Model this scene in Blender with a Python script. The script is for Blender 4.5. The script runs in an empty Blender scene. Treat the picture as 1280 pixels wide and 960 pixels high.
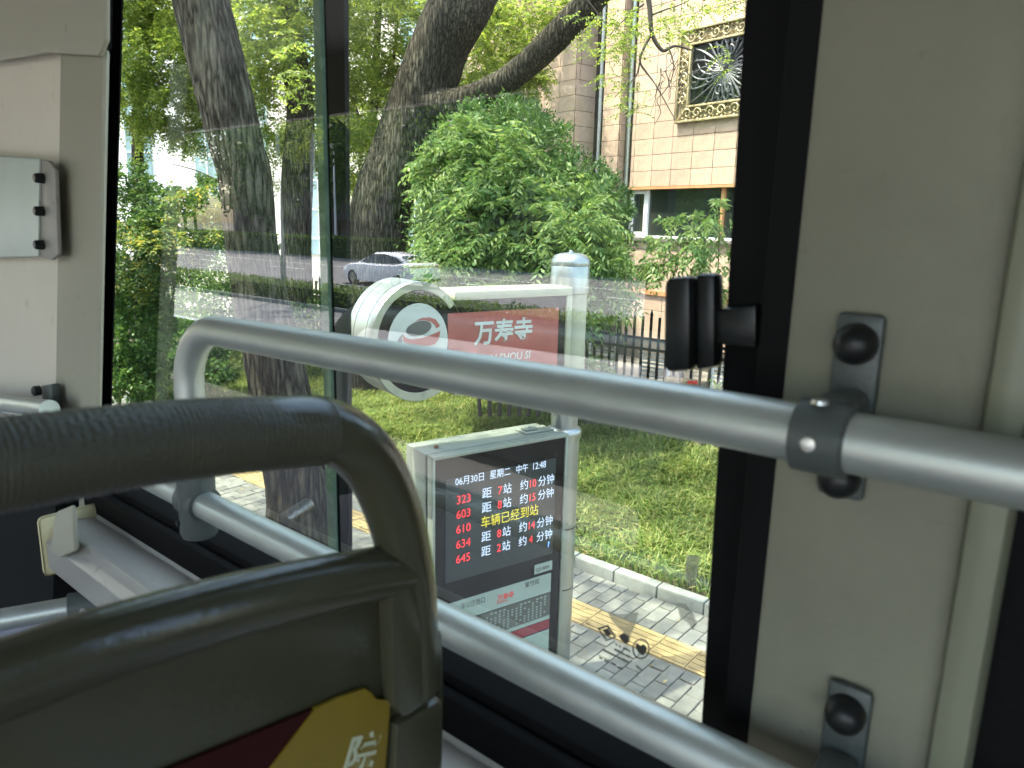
import bpy, bmesh, math, random
import numpy as np
from mathutils import Vector, Matrix

random.seed(7); RNG = np.random.default_rng(7)
scene = bpy.context.scene
COL = scene.collection

# ------------------------------------------------------------------ camera
FPX, CX, CY, EYE = 924.0, 640.0, 480.0, 2.6
def _n(v): return v / np.linalg.norm(v)
_up = -_n(np.array([541. - CX, -(4760. - CY), -FPX]))
_fw = np.array([0, 0, -1.]); _fw = _n(_fw - _fw @ _up * _up)
RC = np.stack([np.cross(_fw, _up), _fw, _up])          # camera -> world
cam_d = bpy.data.cameras.new('camera'); cam = bpy.data.objects.new('camera', cam_d); COL.objects.link(cam)
M = Matrix.Identity(4)
for i in range(3):
    for j in range(3): M[i][j] = RC[i][j]
M.translation = (0, 0, EYE)
cam.matrix_world = M
cam_d.sensor_width = 36; cam_d.lens = 36 * FPX / 1280
cam_d.clip_start = 0.02; cam_d.clip_end = 1500
cam_d.dof.use_dof = True; cam_d.dof.focus_distance = 4.2; cam_d.dof.aperture_fstop = 11
scene.camera = cam

# ------------------------------------------------------------------ light
SUN = _n(np.array([-.36, -.10, .93]))
world = bpy.data.worlds.new('World'); scene.world = world; world.use_nodes = True
wn = world.node_tree; bg = wn.nodes['Background']
sky = wn.nodes.new('ShaderNodeTexSky'); sky.sky_type = 'NISHITA'; sky.sun_disc = False
sky.sun_elevation = math.asin(SUN[2]); sky.sun_rotation = math.atan2(SUN[0], SUN[1])
sky.dust_density = 3.0; sky.air_density = 1.2
wn.links.new(sky.outputs[0], bg.inputs[0]); bg.inputs[1].default_value = 0.15
sd = bpy.data.lights.new('sun', 'SUN'); sd.energy = 2.0; sd.angle = math.radians(0.6); sd.color = (1, .95, .86)
so = bpy.data.objects.new('sun', sd); COL.objects.link(so); so.location = (0, 0, 40)
so.rotation_euler = Vector(tuple(SUN)).to_track_quat('Z', 'Y').to_euler()
vs = scene.view_settings; vs.view_transform = 'Standard'; vs.look = 'None'; vs.gamma = 1; vs.exposure = 3.0
scene.cycles.max_bounces = 6; scene.cycles.transparent_max_bounces = 10; scene.cycles.diffuse_bounces = 3; scene.cycles.glossy_bounces = 3
scene.cycles.use_denoising = True; scene.cycles.adaptive_threshold = .025; scene.cycles.sample_clamp_indirect = 6

# ------------------------------------------------------------------ frames
CAM = np.array([0, 0, EYE])
U = np.array([-.77164, .63607, 0]); N = np.array([.63607, .77164, 0]); Z = np.array([0, 0, 1.])
GLASS = .5315                                          # distance of the window glass along N
def ray(u, v): return RC @ np.array([u - CX, -(v - CY), -FPX])
def S(a, n, z): return U * a + N * n + Z * z           # along the street, out of the bus, up
def sN(u, v, n): d = ray(u, v); return CAM + d * (n / (d @ N))
def sZ(u, v, z): d = ray(u, v); return CAM + d * ((z - EYE) / d[2])
def sY(u, v, y): d = ray(u, v); return CAM + d * (y / d[1])
def sP(u, v, o, nn): d = ray(u, v); return CAM + d * (((o - CAM) @ nn) / (d @ nn))
class Fr:
    def __init__(s, o, ex, ey, ez=Z): s.o, s.x, s.y, s.z = np.array(o, float), np.array(ex, float), np.array(ey, float), np.array(ez, float)
    def p(s, x, y, z): return s.o + s.x * x + s.y * y + s.z * z
    def loc(s, P): q = P - s.o; return q @ s.x, q @ s.y, q @ s.z
ST = Fr((0, 0, 0), U, N)

# ------------------------------------------------------------------ mesh building
def origin(o):
    v = np.zeros(3)
    while o is not None: v += np.array(o.location); o = o.parent
    return v
class MB:
    def __init__(s): s.v = []; s.f = []
    def add(s, vs_, fs): k = len(s.v); s.v += [tuple(map(float, p)) for p in vs_]; s.f += [tuple(i + k for i in f) for f in fs]; return s
    def box(s, fr, x, y, z):
        P = [fr.p(x[i], y[j], z[k]) for i in (0, 1) for j in (0, 1) for k in (0, 1)]
        return s.add(P, [(0, 1, 3, 2), (4, 6, 7, 5), (0, 4, 5, 1), (2, 3, 7, 6), (0, 2, 6, 4), (1, 5, 7, 3)])
    def prism(s, poly, off):
        n = len(poly); P = list(poly) + [p + off for p in poly]
        return s.add(P, [tuple(range(n - 1, -1, -1)), tuple(range(n, 2 * n))] + [(i, (i + 1) % n, n + (i + 1) % n, n + i) for i in range(n)])
    def tube(s, pts, r, seg=12, cap=True, squash=None):
        pts = [np.array(p, float) for p in pts]; n = len(pts)
        if np.isscalar(r): r = [r] * n
        prev = None; V = []; F = []
        for i, p in enumerate(pts):
            t = _n(pts[min(i + 1, n - 1)] - pts[max(i - 1, 0)])
            if prev is None:
                h = np.array([0, 0, 1.]) if abs(t[2]) < .9 else np.array([1., 0, 0])
                a = _n(np.cross(t, h))
            else: a = _n(prev - prev @ t * t)
            prev = a; b = np.cross(t, a)
            for k in range(seg):
                g = 2 * math.pi * k / seg
                V.append(p + (a * math.cos(g) + b * math.sin(g) * (squash or 1)) * r[i])
        for i in range(n - 1):
            for k in range(seg):
                k2 = (k + 1) % seg; F.append((i * seg + k, i * seg + k2, (i + 1) * seg + k2, (i + 1) * seg + k))
        if cap: F.append(tuple(range(seg - 1, -1, -1))); F.append(tuple((n - 1) * seg + k for k in range(seg)))
        return s.add(V, F)
    def lathe(s, o, ax, prof, seg=24, cap0=True):
        ax = _n(np.array(ax, float)); h = np.array([0, 0, 1.]) if abs(ax[2]) < .9 else np.array([1., 0, 0])
        a = _n(np.cross(ax, h)); b = np.cross(ax, a); V = []; F = []
        for (d, r) in prof:
            for k in range(seg):
                g = 2 * math.pi * k / seg; V.append(np.array(o) + ax * d + (a * math.cos(g) + b * math.sin(g)) * r)
        m = len(prof)
        for i in range(m - 1):
            for k in range(seg):
                k2 = (k + 1) % seg; F.append((i * seg + k, i * seg + k2, (i + 1) * seg + k2, (i + 1) * seg + k))
        if cap0: F.append(tuple(range(seg - 1, -1, -1)))
        F.append(tuple((m - 1) * seg + k for k in range(seg)))
        return s.add(V, F)
    def mesh(s, name, bevel=0, seg=2, smooth=True, off=(0, 0, 0)):
        bm = bmesh.new(); vv = [bm.verts.new((p[0] - off[0], p[1] - off[1], p[2] - off[2])) for p in s.v]
        for f in s.f:
            try: bm.faces.new([vv[i] for i in f])
            except ValueError: pass
        bmesh.ops.recalc_face_normals(bm, faces=bm.faces)
        if bevel:
            ed = [e for e in bm.edges if len(e.link_faces) == 2 and e.calc_face_angle(0) > .5]
            bmesh.ops.bevel(bm, geom=ed, offset=bevel, segments=seg, affect='EDGES', profile=.5)
        me = bpy.data.meshes.new(name); bm.to_mesh(me); bm.free()
        if smooth:
            me.polygons.foreach_set('use_smooth', [True] * len(me.polygons)); me.set_sharp_from_angle(angle=math.radians(38))
        return me
    def build(s, name, mat, parent=None, bevel=0, seg=2, smooth=True):
        off = origin(parent)
        return link(name, s.mesh(name, bevel, seg, smooth, off), mat, parent)
def link(name, data, mat=None, parent=None):
    o = bpy.data.objects.new(name, data); COL.objects.link(o)
    if mat is not None and not data.materials: data.materials.append(mat)
    if parent is not None: o.parent = parent
    return o
def tag(o, label=None, cat=None, group=None, kind=None):
    if label: o['label'] = label
    if cat: o['category'] = cat
    if group: o['group'] = group
    if kind: o['kind'] = kind
    return o
def thing(name, loc, label, cat, group=None):
    o = bpy.data.objects.new(name, None); COL.objects.link(o); o.location = tuple(loc); o.empty_display_size = .1
    return tag(o, label, cat, group)
def struct(o): o['kind'] = 'structure'; return o
def box(name, fr, x, y, z, mat, parent=None, bevel=0): return MB().box(fr, x, y, z).build(name, mat, parent, bevel)
def quads(name, V, mat, parent=None, tri=False):
    """big vertex array (n,4,3) -> one mesh of quads (or n,3,3 tris)"""
    off = origin(parent); n, k = V.shape[0], V.shape[1]
    me = bpy.data.meshes.new(name); me.vertices.add(n * k); me.vertices.foreach_set('co', (V - off).reshape(-1).astype(np.float32))
    me.loops.add(n * k); me.loops.foreach_set('vertex_index', np.arange(n * k, dtype=np.int32))
    me.polygons.add(n); me.polygons.foreach_set('loop_start', np.arange(0, n * k, k, dtype=np.int32))
    me.update(calc_edges=True); me.validate()
    return link(name, me, mat, parent)
def place(name, me, m4, parent=None):
    o = bpy.data.objects.new(name, me); COL.objects.link(o)
    if parent is not None:
        o.parent = parent; m4 = m4.copy(); m4.translation = m4.translation - Vector(tuple(origin(parent)))
    o.matrix_local = m4; return o
def mat4(o, x, y, z):
    m = Matrix.Identity(4)
    for i in range(3): m[i][0], m[i][1], m[i][2], m[i][3] = x[i], y[i], z[i], o[i]
    return m
def text(name, body, pos, x, y, size, mat, parent, extrude=.0006, align='LEFT', sx=1.0, bold=0.0):
    c = bpy.data.curves.new(name, 'FONT'); c.body = body; c.size = size; c.extrude = extrude; c.align_x = align; c.offset = bold
    c.resolution_u = 3
    c.materials.append(mat); o = bpy.data.objects.new(name, c); COL.objects.link(o)
    o.parent = parent; x = _n(x); y = _n(y - y @ x * x); p = np.array(pos) - origin(parent)
    o.matrix_local = mat4(p, x * sx, y, np.cross(x, y)); return o

# ------------------------------------------------------------------ materials
def mat(name, col, rough=.6, metal=0, var=0, vscale=8, bump=0, bscale=60, island=0, obj=0, spec=.5, stretch=None, col2=None, coat=0, coords='Object'):
    m = bpy.data.materials.new(name); m.use_nodes = True; nt = m.node_tree; b = nt.nodes['Principled BSDF']
    b.inputs['Roughness'].default_value = rough; b.inputs['Metallic'].default_value = metal
    b.inputs['Specular IOR Level'].default_value = spec; b.inputs['Coat Weight'].default_value = coat
    b.inputs['Base Color'].default_value = (*col, 1)
    L = nt.links; tc = nt.nodes.new('ShaderNodeTexCoord'); src = tc.outputs[coords]
    if stretch:
        mp = nt.nodes.new('ShaderNodeMapping'); mp.inputs['Scale'].default_value = stretch; L.new(src, mp.inputs[0]); src = mp.outputs[0]
    cur = None
    if var:
        nz = nt.nodes.new('ShaderNodeTexNoise'); nz.inputs['Scale'].default_value = vscale; nz.inputs['Detail'].default_value = 6; nz.inputs['Roughness'].default_value = .62
        L.new(src, nz.inputs['Vector'])
        rp = nt.nodes.new('ShaderNodeValToRGB'); rp.color_ramp.elements[0].position = .3; rp.color_ramp.elements[1].position = .7
        c2 = col2 or tuple(min(1, c * (1 + var)) for c in col); c1 = tuple(c * (1 - var) for c in col) if col2 is None else col
        rp.color_ramp.elements[0].color = (*c1, 1); rp.color_ramp.elements[1].color = (*c2, 1)
        L.new(nz.outputs['Fac'], rp.inputs[0]); cur = rp.outputs[0]
        mr = nt.nodes.new('ShaderNodeMapRange'); mr.inputs['To Min'].default_value = max(0, rough - .12); mr.inputs['To Max'].default_value = min(1, rough + .12)
        L.new(nz.outputs['Fac'], mr.inputs['Value']); L.new(mr.outputs[0], b.inputs['Roughness'])
    if island or obj:
        if island: g = nt.nodes.new('ShaderNodeNewGeometry'); r = g.outputs['Random Per Island']; amt = island
        else: g = nt.nodes.new('ShaderNodeObjectInfo'); r = g.outputs['Random']; amt = obj
        hs = nt.nodes.new('ShaderNodeHueSaturation')
        mr = nt.nodes.new('ShaderNodeMapRange'); mr.inputs['To Min'].default_value = 1 - amt; mr.inputs['To Max'].default_value = 1 + amt
        L.new(r, mr.inputs['Value']); L.new(mr.outputs[0], hs.inputs['Value'])
        if cur is not None: L.new(cur, hs.inputs['Color'])
        else: hs.inputs['Color'].default_value = (*col, 1)
        cur = hs.outputs[0]
    if cur is not None: L.new(cur, b.inputs['Base Color'])
    if bump:
        nz = nt.nodes.new('ShaderNodeTexNoise'); nz.inputs['Scale'].default_value = bscale; nz.inputs['Detail'].default_value = 5
        L.new(src, nz.inputs['Vector']); bp = nt.nodes.new('ShaderNodeBump'); bp.inputs['Strength'].default_value = bump; bp.inputs['Distance'].default_value = .01
        L.new(nz.outputs['Fac'], bp.inputs['Height']); L.new(bp.outputs[0], b.inputs['Normal'])
    return m
def emit(name, col, s=1.0):
    m = bpy.data.materials.new(name); m.use_nodes = True; b = m.node_tree.nodes['Principled BSDF']
    b.inputs['Base Color'].default_value = (.02, .02, .02, 1); b.inputs['Emission Color'].default_value = (*col, 1); b.inputs['Emission Strength'].default_value = s
    return m
def leafmat(name, c0, c1, c2, trans=.45, rough=.5):
    m = bpy.data.materials.new(name); m.use_nodes = True; nt = m.node_tree; L = nt.links
    b = nt.nodes['Principled BSDF']; b.inputs['Roughness'].default_value = rough; b.inputs['Specular IOR Level'].default_value = .35
    g = nt.nodes.new('ShaderNodeNewGeometry'); rp = nt.nodes.new('ShaderNodeValToRGB'); e = rp.color_ramp.elements
    e[0].color = (*c0, 1); e[1].color = (*c2, 1); k = e.new(.5); k.color = (*c1, 1)
    L.new(g.outputs['Random Per Island'], rp.inputs[0]); L.new(rp.outputs[0], b.inputs['Base Color'])
    t = nt.nodes.new('ShaderNodeBsdfTranslucent'); h = nt.nodes.new('ShaderNodeHueSaturation'); h.inputs['Value'].default_value = 1.7; h.inputs['Saturation'].default_value = 1.08; h.inputs['Hue'].default_value = .485
    L.new(rp.outputs[0], h.inputs['Color']); L.new(h.outputs[0], t.inputs['Color'])
    mx = nt.nodes.new('ShaderNodeMixShader'); mx.inputs[0].default_value = trans
    L.new(b.outputs[0], mx.inputs[1]); L.new(t.outputs[0], mx.inputs[2]); L.new(mx.outputs[0], nt.nodes['Material Output'].inputs['Surface'])
    return m
def glassmat(name, tint, r0, rough=0.0):
    """thin pane: see-through plus Fresnel reflection (Schlick on |cos|)"""
    m = bpy.data.materials.new(name); m.use_nodes = True; nt = m.node_tree; L = nt.links
    nt.nodes.remove(nt.nodes['Principled BSDF'])
    g = nt.nodes.new('ShaderNodeNewGeometry'); d = nt.nodes.new('ShaderNodeVectorMath'); d.operation = 'DOT_PRODUCT'
    L.new(g.outputs['Normal'], d.inputs[0]); L.new(g.outputs['Incoming'], d.inputs[1])
    ab = nt.nodes.new('ShaderNodeMath'); ab.operation = 'ABSOLUTE'; L.new(d.outputs['Value'], ab.inputs[0])
    om = nt.nodes.new('ShaderNodeMath'); om.operation = 'SUBTRACT'; om.inputs[0].default_value = 1; L.new(ab.outputs[0], om.inputs[1])
    pw = nt.nodes.new('ShaderNodeMath'); pw.operation = 'POWER'; pw.inputs[1].default_value = 4; L.new(om.outputs[0], pw.inputs[0])
    ma = nt.nodes.new('ShaderNodeMath'); ma.operation = 'MULTIPLY_ADD'; ma.inputs[1].default_value = 1 - r0; ma.inputs[2].default_value = r0; L.new(pw.outputs[0], ma.inputs[0])
    t = nt.nodes.new('ShaderNodeBsdfTransparent'); t.inputs[0].default_value = (*tint, 1)
    gl = nt.nodes.new('ShaderNodeBsdfGlossy'); gl.inputs['Roughness'].default_value = rough
    mx = nt.nodes.new('ShaderNodeMixShader'); L.new(ma.outputs[0], mx.inputs[0]); L.new(t.outputs[0], mx.inputs[1]); L.new(gl.outputs[0], mx.inputs[2])
    L.new(mx.outputs[0], nt.nodes['Material Output'].inputs['Surface']); return m
def barkmat(name, c0, c1, zs=3.0, sc=24):
    m = bpy.data.materials.new(name); m.use_nodes = True; nt = m.node_tree; L = nt.links; b = nt.nodes['Principled BSDF']; b.inputs['Roughness'].default_value = .92; b.inputs['Specular IOR Level'].default_value = .15
    tc = nt.nodes.new('ShaderNodeTexCoord'); mp = nt.nodes.new('ShaderNodeMapping'); mp.inputs['Scale'].default_value = (sc, sc, zs); L.new(tc.outputs['Object'], mp.inputs[0])
    n0 = nt.nodes.new('ShaderNodeTexNoise'); n0.inputs['Scale'].default_value = 1.2; n0.inputs['Detail'].default_value = 3; L.new(mp.outputs[0], n0.inputs['Vector'])
    ad = nt.nodes.new('ShaderNodeMixRGB'); ad.blend_type = 'ADD'; ad.inputs[0].default_value = .9; L.new(mp.outputs[0], ad.inputs[1]); L.new(n0.outputs['Color'], ad.inputs[2])
    vo = nt.nodes.new('ShaderNodeTexVoronoi'); vo.feature = 'DISTANCE_TO_EDGE'; vo.inputs['Scale'].default_value = 1.0; L.new(ad.outputs[0], vo.inputs['Vector'])
    n1 = nt.nodes.new('ShaderNodeTexNoise'); n1.inputs['Scale'].default_value = 2.6; n1.inputs['Detail'].default_value = 8; n1.inputs['Roughness'].default_value = .7; L.new(mp.outputs[0], n1.inputs['Vector'])
    mu = nt.nodes.new('ShaderNodeMath'); mu.operation = 'MULTIPLY_ADD'; mu.inputs[1].default_value = 1.5; L.new(vo.outputs['Distance'], mu.inputs[0]); 
    sb_ = nt.nodes.new('ShaderNodeMath'); sb_.operation = 'MULTIPLY_ADD'; sb_.inputs[1].default_value = 1.3; sb_.inputs[2].default_value = -.45; L.new(n1.outputs['Fac'], sb_.inputs[0]); L.new(sb_.outputs[0], mu.inputs[2])
    rp = nt.nodes.new('ShaderNodeValToRGB'); e = rp.color_ramp.elements; e[0].position = .16; e[1].position = .80; e[0].color = (*c0, 1); e[1].color = (*c1, 1); L.new(mu.outputs[0], rp.inputs[0])
    n2 = nt.nodes.new('ShaderNodeTexNoise'); n2.inputs['Scale'].default_value = 1.7; n2.inputs['Detail'].default_value = 4; L.new(tc.outputs['Object'], n2.inputs['Vector'])
    hs = nt.nodes.new('ShaderNodeHueSaturation'); mr = nt.nodes.new('ShaderNodeMapRange'); mr.inputs['From Min'].default_value = .3; mr.inputs['From Max'].default_value = .7; mr.inputs['To Min'].default_value = .6; mr.inputs['To Max'].default_value = 1.4
    L.new(n2.outputs['Fac'], mr.inputs['Value']); L.new(mr.outputs[0], hs.inputs['Value']); L.new(rp.outputs[0], hs.inputs['Color']); L.new(hs.outputs[0], b.inputs['Base Color'])
    bp = nt.nodes.new('ShaderNodeBump'); bp.inputs['Strength'].default_value = 1; bp.inputs['Distance'].default_value = .03; L.new(mu.outputs[0], bp.inputs['Height']); L.new(bp.outputs[0], b.inputs['Normal'])
    return m

m_asphalt = mat('asphalt', (.15, .15, .145), .9, var=.35, vscale=3, bump=.4, bscale=120)
m_lane = mat('lane_paint', (.75, .75, .72), .7, var=.15, vscale=6)
m_paver = mat('paver_grey', (.115, .122, .105), .85, var=.22, vscale=14, bump=.25, bscale=150, obj=.22)
m_paver_st = mat('paver_grey_far', (.115, .122, .105), .85, var=.22, vscale=14, island=.22)
m_yellow = mat('tactile_yellow', (.25, .195, .085), .8, var=.22, vscale=12, bump=.2, bscale=120, obj=.14)
m_sand = mat('joint_sand', (.10, .095, .08), .95, var=.3, vscale=20)
m_kerb = mat('kerb_concrete', (.18, .20, .18), .85, var=.22, vscale=9, bump=.3, bscale=80, obj=.08)
m_soil = mat('soil', (.030, .026, .014), .95, var=.5, vscale=7, bump=.8, bscale=25, col2=(.085, .068, .036))
m_concrete = mat('old_concrete', (.13, .12, .10), .9, var=.35, vscale=5, bump=.4, bscale=40)
m_black = mat('black_metal', (.008, .008, .008), .55, spec=.3)
m_white = mat('white_paint', (.72, .73, .72), .5, var=.08, vscale=5)
m_steel = mat('brushed_steel', (.30, .325, .305), .36, metal=.85, var=.12, vscale=4)
m_kiosk = mat('aged_kiosk_paint', (.19, .22, .18), .5, metal=.3, var=.16, vscale=6, bump=.08, bscale=60)
m_gloss = mat('black_glass_panel', (.004, .005, .005), .1, spec=.22)
m_lcd = mat('screen_dark', (.022, .030, .031), .2, spec=.3)
m_tile = mat('cream_tile', (.44, .32, .24), .6, var=.10, vscale=4, bump=.12, bscale=90, obj=.10, stretch=(1, 1, 14))
m_grout = mat('grout', (.09, .075, .06), .95)
m_return = mat('shaded_return', (.30, .21, .15), .7, var=.15, vscale=3)  # brown tone puts the shade of the pier's side face into the colour
m_orange = mat('orange_trim', (.50, .24, .11), .6, var=.1)
m_darkglass = mat('dark_window', (.018, .026, .022), .06, spec=.9)
m_gold = mat('aged_gold', (.36, .30, .17), .45, metal=.35, var=.45, vscale=9, bump=.5, bscale=60)
m_goldback = mat('frame_back', (.22, .18, .10), .8, var=.3)
m_iron = mat('cast_iron', (.055, .06, .065), .42, metal=.3, var=.3, vscale=12)
m_leafA = leafmat('locust_leaf', (.075, .125, .025), (.125, .185, .035), (.24, .29, .065), .55)
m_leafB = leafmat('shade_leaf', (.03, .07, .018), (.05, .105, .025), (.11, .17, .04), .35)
m_leafC = leafmat('ailanthus_leaf', (.06, .13, .035), (.11, .19, .05), (.22, .29, .10), .4)
m_leafY = leafmat('yellowing_leaf', (.05, .11, .025), (.12, .18, .035), (.30, .27, .06), .4)
m_juni = leafmat('juniper_leaf', (.035, .085, .022), (.06, .125, .03), (.11, .18, .05), .25)
m_hedge = leafmat('hedge_leaf', (.05, .10, .02), (.08, .15, .03), (.18, .24, .05), .3)
m_bush = leafmat('low_bush_leaf', (.035, .085, .02), (.06, .13, .03), (.11, .20, .05), .35)
m_grass = leafmat('grass_blade', (.07, .13, .025), (.14, .21, .045), (.30, .30, .11), .4)
m_bark = barkmat('bark_dark', (.010, .009, .006), (.13, .12, .088))
m_twig = mat('twig', (.05, .04, .03), .9)
m_birch = mat('pale_bark', (.42, .42, .38), .8, var=.5, vscale=5, stretch=(1, 1, 5))
m_facade = mat('white_facade', (.78, .76, .71), .7, var=.06, vscale=.6)
m_blueglass = mat('pale_blue_glass', (.34, .47, .48), .1, spec=.8, metal=.2)
m_glass = glassmat('bus_window_glass', (.93, .96, .86), .19)
m_gedge = mat('green_glass_edge', (.14, .22, .15), .25, var=.3, vscale=30, spec=.6)
m_frame = mat('black_frame', (.003, .003, .003), .7, spec=.15)
m_rubber = mat('black_rubber', (.005, .005, .005), .8, spec=.15, bump=.1, bscale=200)
m_pillar = mat('warm_grey_plastic', (.30, .285, .215), .55, var=.05, vscale=2.5, bump=.06, bscale=260)
m_pillar2 = mat('olive_grey_plastic_cover', (.205, .20, .145), .6, var=.10, vscale=9, bump=.06, bscale=260, spec=.3)
m_pale = mat('pale_liner', (.58, .53, .43), .5, var=.05, vscale=3)
m_rail = mat('satin_aluminium', (.49, .52, .48), .42, metal=.75, var=.07, vscale=16, bump=.03, bscale=300)
m_clamp = mat('dark_grey_clamp', (.065, .076, .070), .42, bump=.08, bscale=250)
m_bolt = mat('black_bolt', (.010, .011, .011), .35, spec=.35)
m_screw = mat('screw_steel', (.7, .7, .66), .3, metal=.9)
m_seat = mat('olive_grey_plastic', (.056, .055, .032), .22, var=.14, vscale=6, bump=.05, bscale=220)
m_sill = mat('aluminium_sill', (.30, .285, .25), .45, metal=.25, var=.08, vscale=6)
m_cream = mat('old_caulk', (.50, .44, .25), .7, var=.2)
m_lav = mat('lavender_panel', (.30, .30, .34), .55, var=.06)
m_blackwall = mat('black_wall_trim', (.003, .003, .003), .7, spec=.06, var=.3, vscale=10)
m_ceil = mat('ceiling_liner', (.22, .22, .20), .7)
m_floor = mat('bus_floor', (.07, .07, .07), .8, var=.2, vscale=20)
m_red = mat('sign_red', (.25, .06, .045), .4, var=.2, vscale=4)
m_signwhite = mat('sign_white', (.36, .40, .35), .4)
m_signgrey = mat('sign_grey', (.055, .062, .055), .4)
m_signcream = mat('sign_cream', (.27, .28, .19), .5, var=.1)
m_ledw = emit('led_white', (.55, .70, 1.0), .24); m_ledr = emit('led_red', (1, .03, .05), .26); m_ledy = emit('led_yellow', (.95, .85, .04), .17); m_ledb = emit('led_blue', (.1, .25, .8), .6)
m_print = mat('print_black', (.02, .02, .02), .6); m_printr = mat('print_red', (.5, .05, .04), .6)
m_maroon = mat('print_maroon', (.16, .02, .03), .5); m_board = mat('route_board', (.20, .26, .23), .5, var=.06)
m_adyel = mat('advert_yellow', (.24, .165, .010), .4, var=.15, vscale=4); m_adred = mat('advert_red', (.030, .002, .0015), .5, spec=.2)
m_car = mat('white_car_paint', (.88, .88, .86), .25, coat=.6); m_tyre = mat('tyre', (.015, .015, .015), .8); m_plate = mat('green_plate', (.05, .30, .15), .5)
def wear(m, scale, thr, amt, stretch=(1, 1, 1), light=False):
    """sparse scuffs and specks over a painted surface"""
    nt = m.node_tree; b = nt.nodes['Principled BSDF']; L = nt.links; inp = b.inputs['Base Color']
    tc = nt.nodes.new('ShaderNodeTexCoord'); mp = nt.nodes.new('ShaderNodeMapping'); mp.inputs['Scale'].default_value = stretch; L.new(tc.outputs['Object'], mp.inputs[0])
    nz = nt.nodes.new('ShaderNodeTexNoise'); nz.inputs['Scale'].default_value = scale; nz.inputs['Detail'].default_value = 7; nz.inputs['Roughness'].default_value = .7; L.new(mp.outputs[0], nz.inputs['Vector'])
    mr = nt.nodes.new('ShaderNodeMapRange'); mr.inputs['From Min'].default_value = thr; mr.inputs['From Max'].default_value = thr + .10; mr.inputs['To Max'].default_value = amt; L.new(nz.outputs['Fac'], mr.inputs['Value'])
    mx = nt.nodes.new('ShaderNodeMixRGB'); L.new(mr.outputs[0], mx.inputs[0]); c = tuple(inp.default_value)[:3]
    if inp.is_linked: L.new(inp.links[0].from_socket, mx.inputs[1])
    else: mx.inputs[1].default_value = (*c, 1)
    mx.inputs[2].default_value = (*[min(1, v * 1.9 + .05) if light else v * .35 for v in c], 1); L.new(mx.outputs[0], inp)
wear(m_pillar2, 28, .64, .55); wear(m_pillar2, 7, .58, .25, (1, 1, .35)); wear(m_pillar, 24, .64, .5); wear(m_pale, 20, .62, .35); wear(m_seat, 9, .6, .2, light=True)
wear(m_kiosk, 12, .58, .5); wear(m_red, 9, .56, .3, light=True); wear(m_signcream, 10, .58, .4); wear(m_sill, 26, .6, .5); wear(m_rail, 60, .66, .4); wear(m_tile, 3, .58, .35, (1, 1, .4)); wear(m_kerb, 10, .56, .5); wear(m_clamp, 70, .62, .5, light=True)
m_film = None

# ================================================================== ground, road, pavement
def sheet(name, a, n, z, m, parent=None):
    return MB().add([S(a[0], n[0], z), S(a[1], n[0], z), S(a[1], n[1], z), S(a[0], n[1], z)], [(0, 1, 2, 3)]).build(name, m, parent, smooth=False)
struct(sheet('ground', (-400, 400), (-400, 400), -.30, m_soil))
struct(box('road', ST, (-300, 300), (-45, 1.30), (-.29, -.15), m_asphalt))
struct(box('pavement', ST, (-40, 60), (1.46, 4.46), (-.28, -.012), m_sand))
struct(box('yard', ST, (-60, 90), (7.62, 60), (-.28, .22), m_concrete))
pav = bpy.data.objects['pavement']
# road kerb stones (hidden below the window line, but they close the step)
kme = MB().box(Fr((0, 0, 0), U, N), (-.247, .247), (-.076, .076), (-.2, .012)).mesh('road_kerb_stone', .012)
kme.materials.append(m_kerb)
rk = struct(bpy.data.objects.new('road_kerb', None)); COL.objects.link(rk)
for i in range(-4, 30): place('kerb_stone', kme, Matrix.Translation(Vector(tuple(S(i * .5, 1.38, 0)))), rk)

# pavers: 100 x 200 mm courses running across the pavement, yellow tactile strip of 250 mm tiles
TN0, TN1 = 3.79, 4.04
pme = MB().box(Fr((0, 0, 0), U, N), (-.0475, .0475), (-.0975, .0975), (-.06, 0)).mesh('paver', .005, 1); pme.materials.append(m_paver)
pmh = MB().box(Fr((0, 0, 0), U, N), (-.0475, .0475), (-.0475, .0475), (-.06, 0)).mesh('half_paver', .005, 1); pmh.materials.append(m_paver)
tm = MB().box(Fr((0, 0, 0), U, N), (-.1225, .1225), (-.122, .122), (-.06, -.003))
for k in range(4): tm.box(Fr((0, 0, 0), U, N), (-.112, .112), (-.096 + k * .056, -.072 + k * .056), (-.003, .002))
tme = tm.mesh('tactile_tile', 0); tme.materials.append(m_yellow)
npv = 0; restV = []
def seen_patch(a, n): return (1.35 < a < 3.3 and 3.05 < n < 4.46) or (4.85 < a < 6.6 and 2.95 < n < 3.8)
for i in range(-20, 150):
    a = i * .1 + .05; off = (i % 2) * .1
    for (b0, b1) in ((1.46, TN0), (TN1, 4.46)):
        n = b0 + (.1 - off if False else 0); first = True
        while n < b1 - .03:
            ln = .1 if (first and i % 2) else .2
            ln = min(ln, b1 - n); first = False
            c = n + ln / 2; zz = random.uniform(-.003, .002)
            if seen_patch(a, c) and npv < 296 and ln > .085:
                me = pme if ln > .15 else pmh
                o = place('paver', me, Matrix.Translation(Vector(tuple(S(a, c, zz)))), pav); npv += 1
                if ln > .15 and ln < .199: o.scale = (1, 1, 1)
            else:
                h = ln / 2 - .0025
                q = [S(a + sx * .0475, c + sy * h, zz) for sx, sy in ((-1, -1), (1, -1), (1, 1), (-1, 1))]
                restV.append(q)
            n += ln
V = np.array(restV); far = quads('pavers', V, m_paver_st, pav); far['kind'] = 'stuff'
for i in range(-6, 60): place('tactile_tile', tme, Matrix.Translation(Vector(tuple(S(i * .25 + .1, (TN0 + TN1) / 2, random.uniform(-.002, .002))))), pav)

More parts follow.
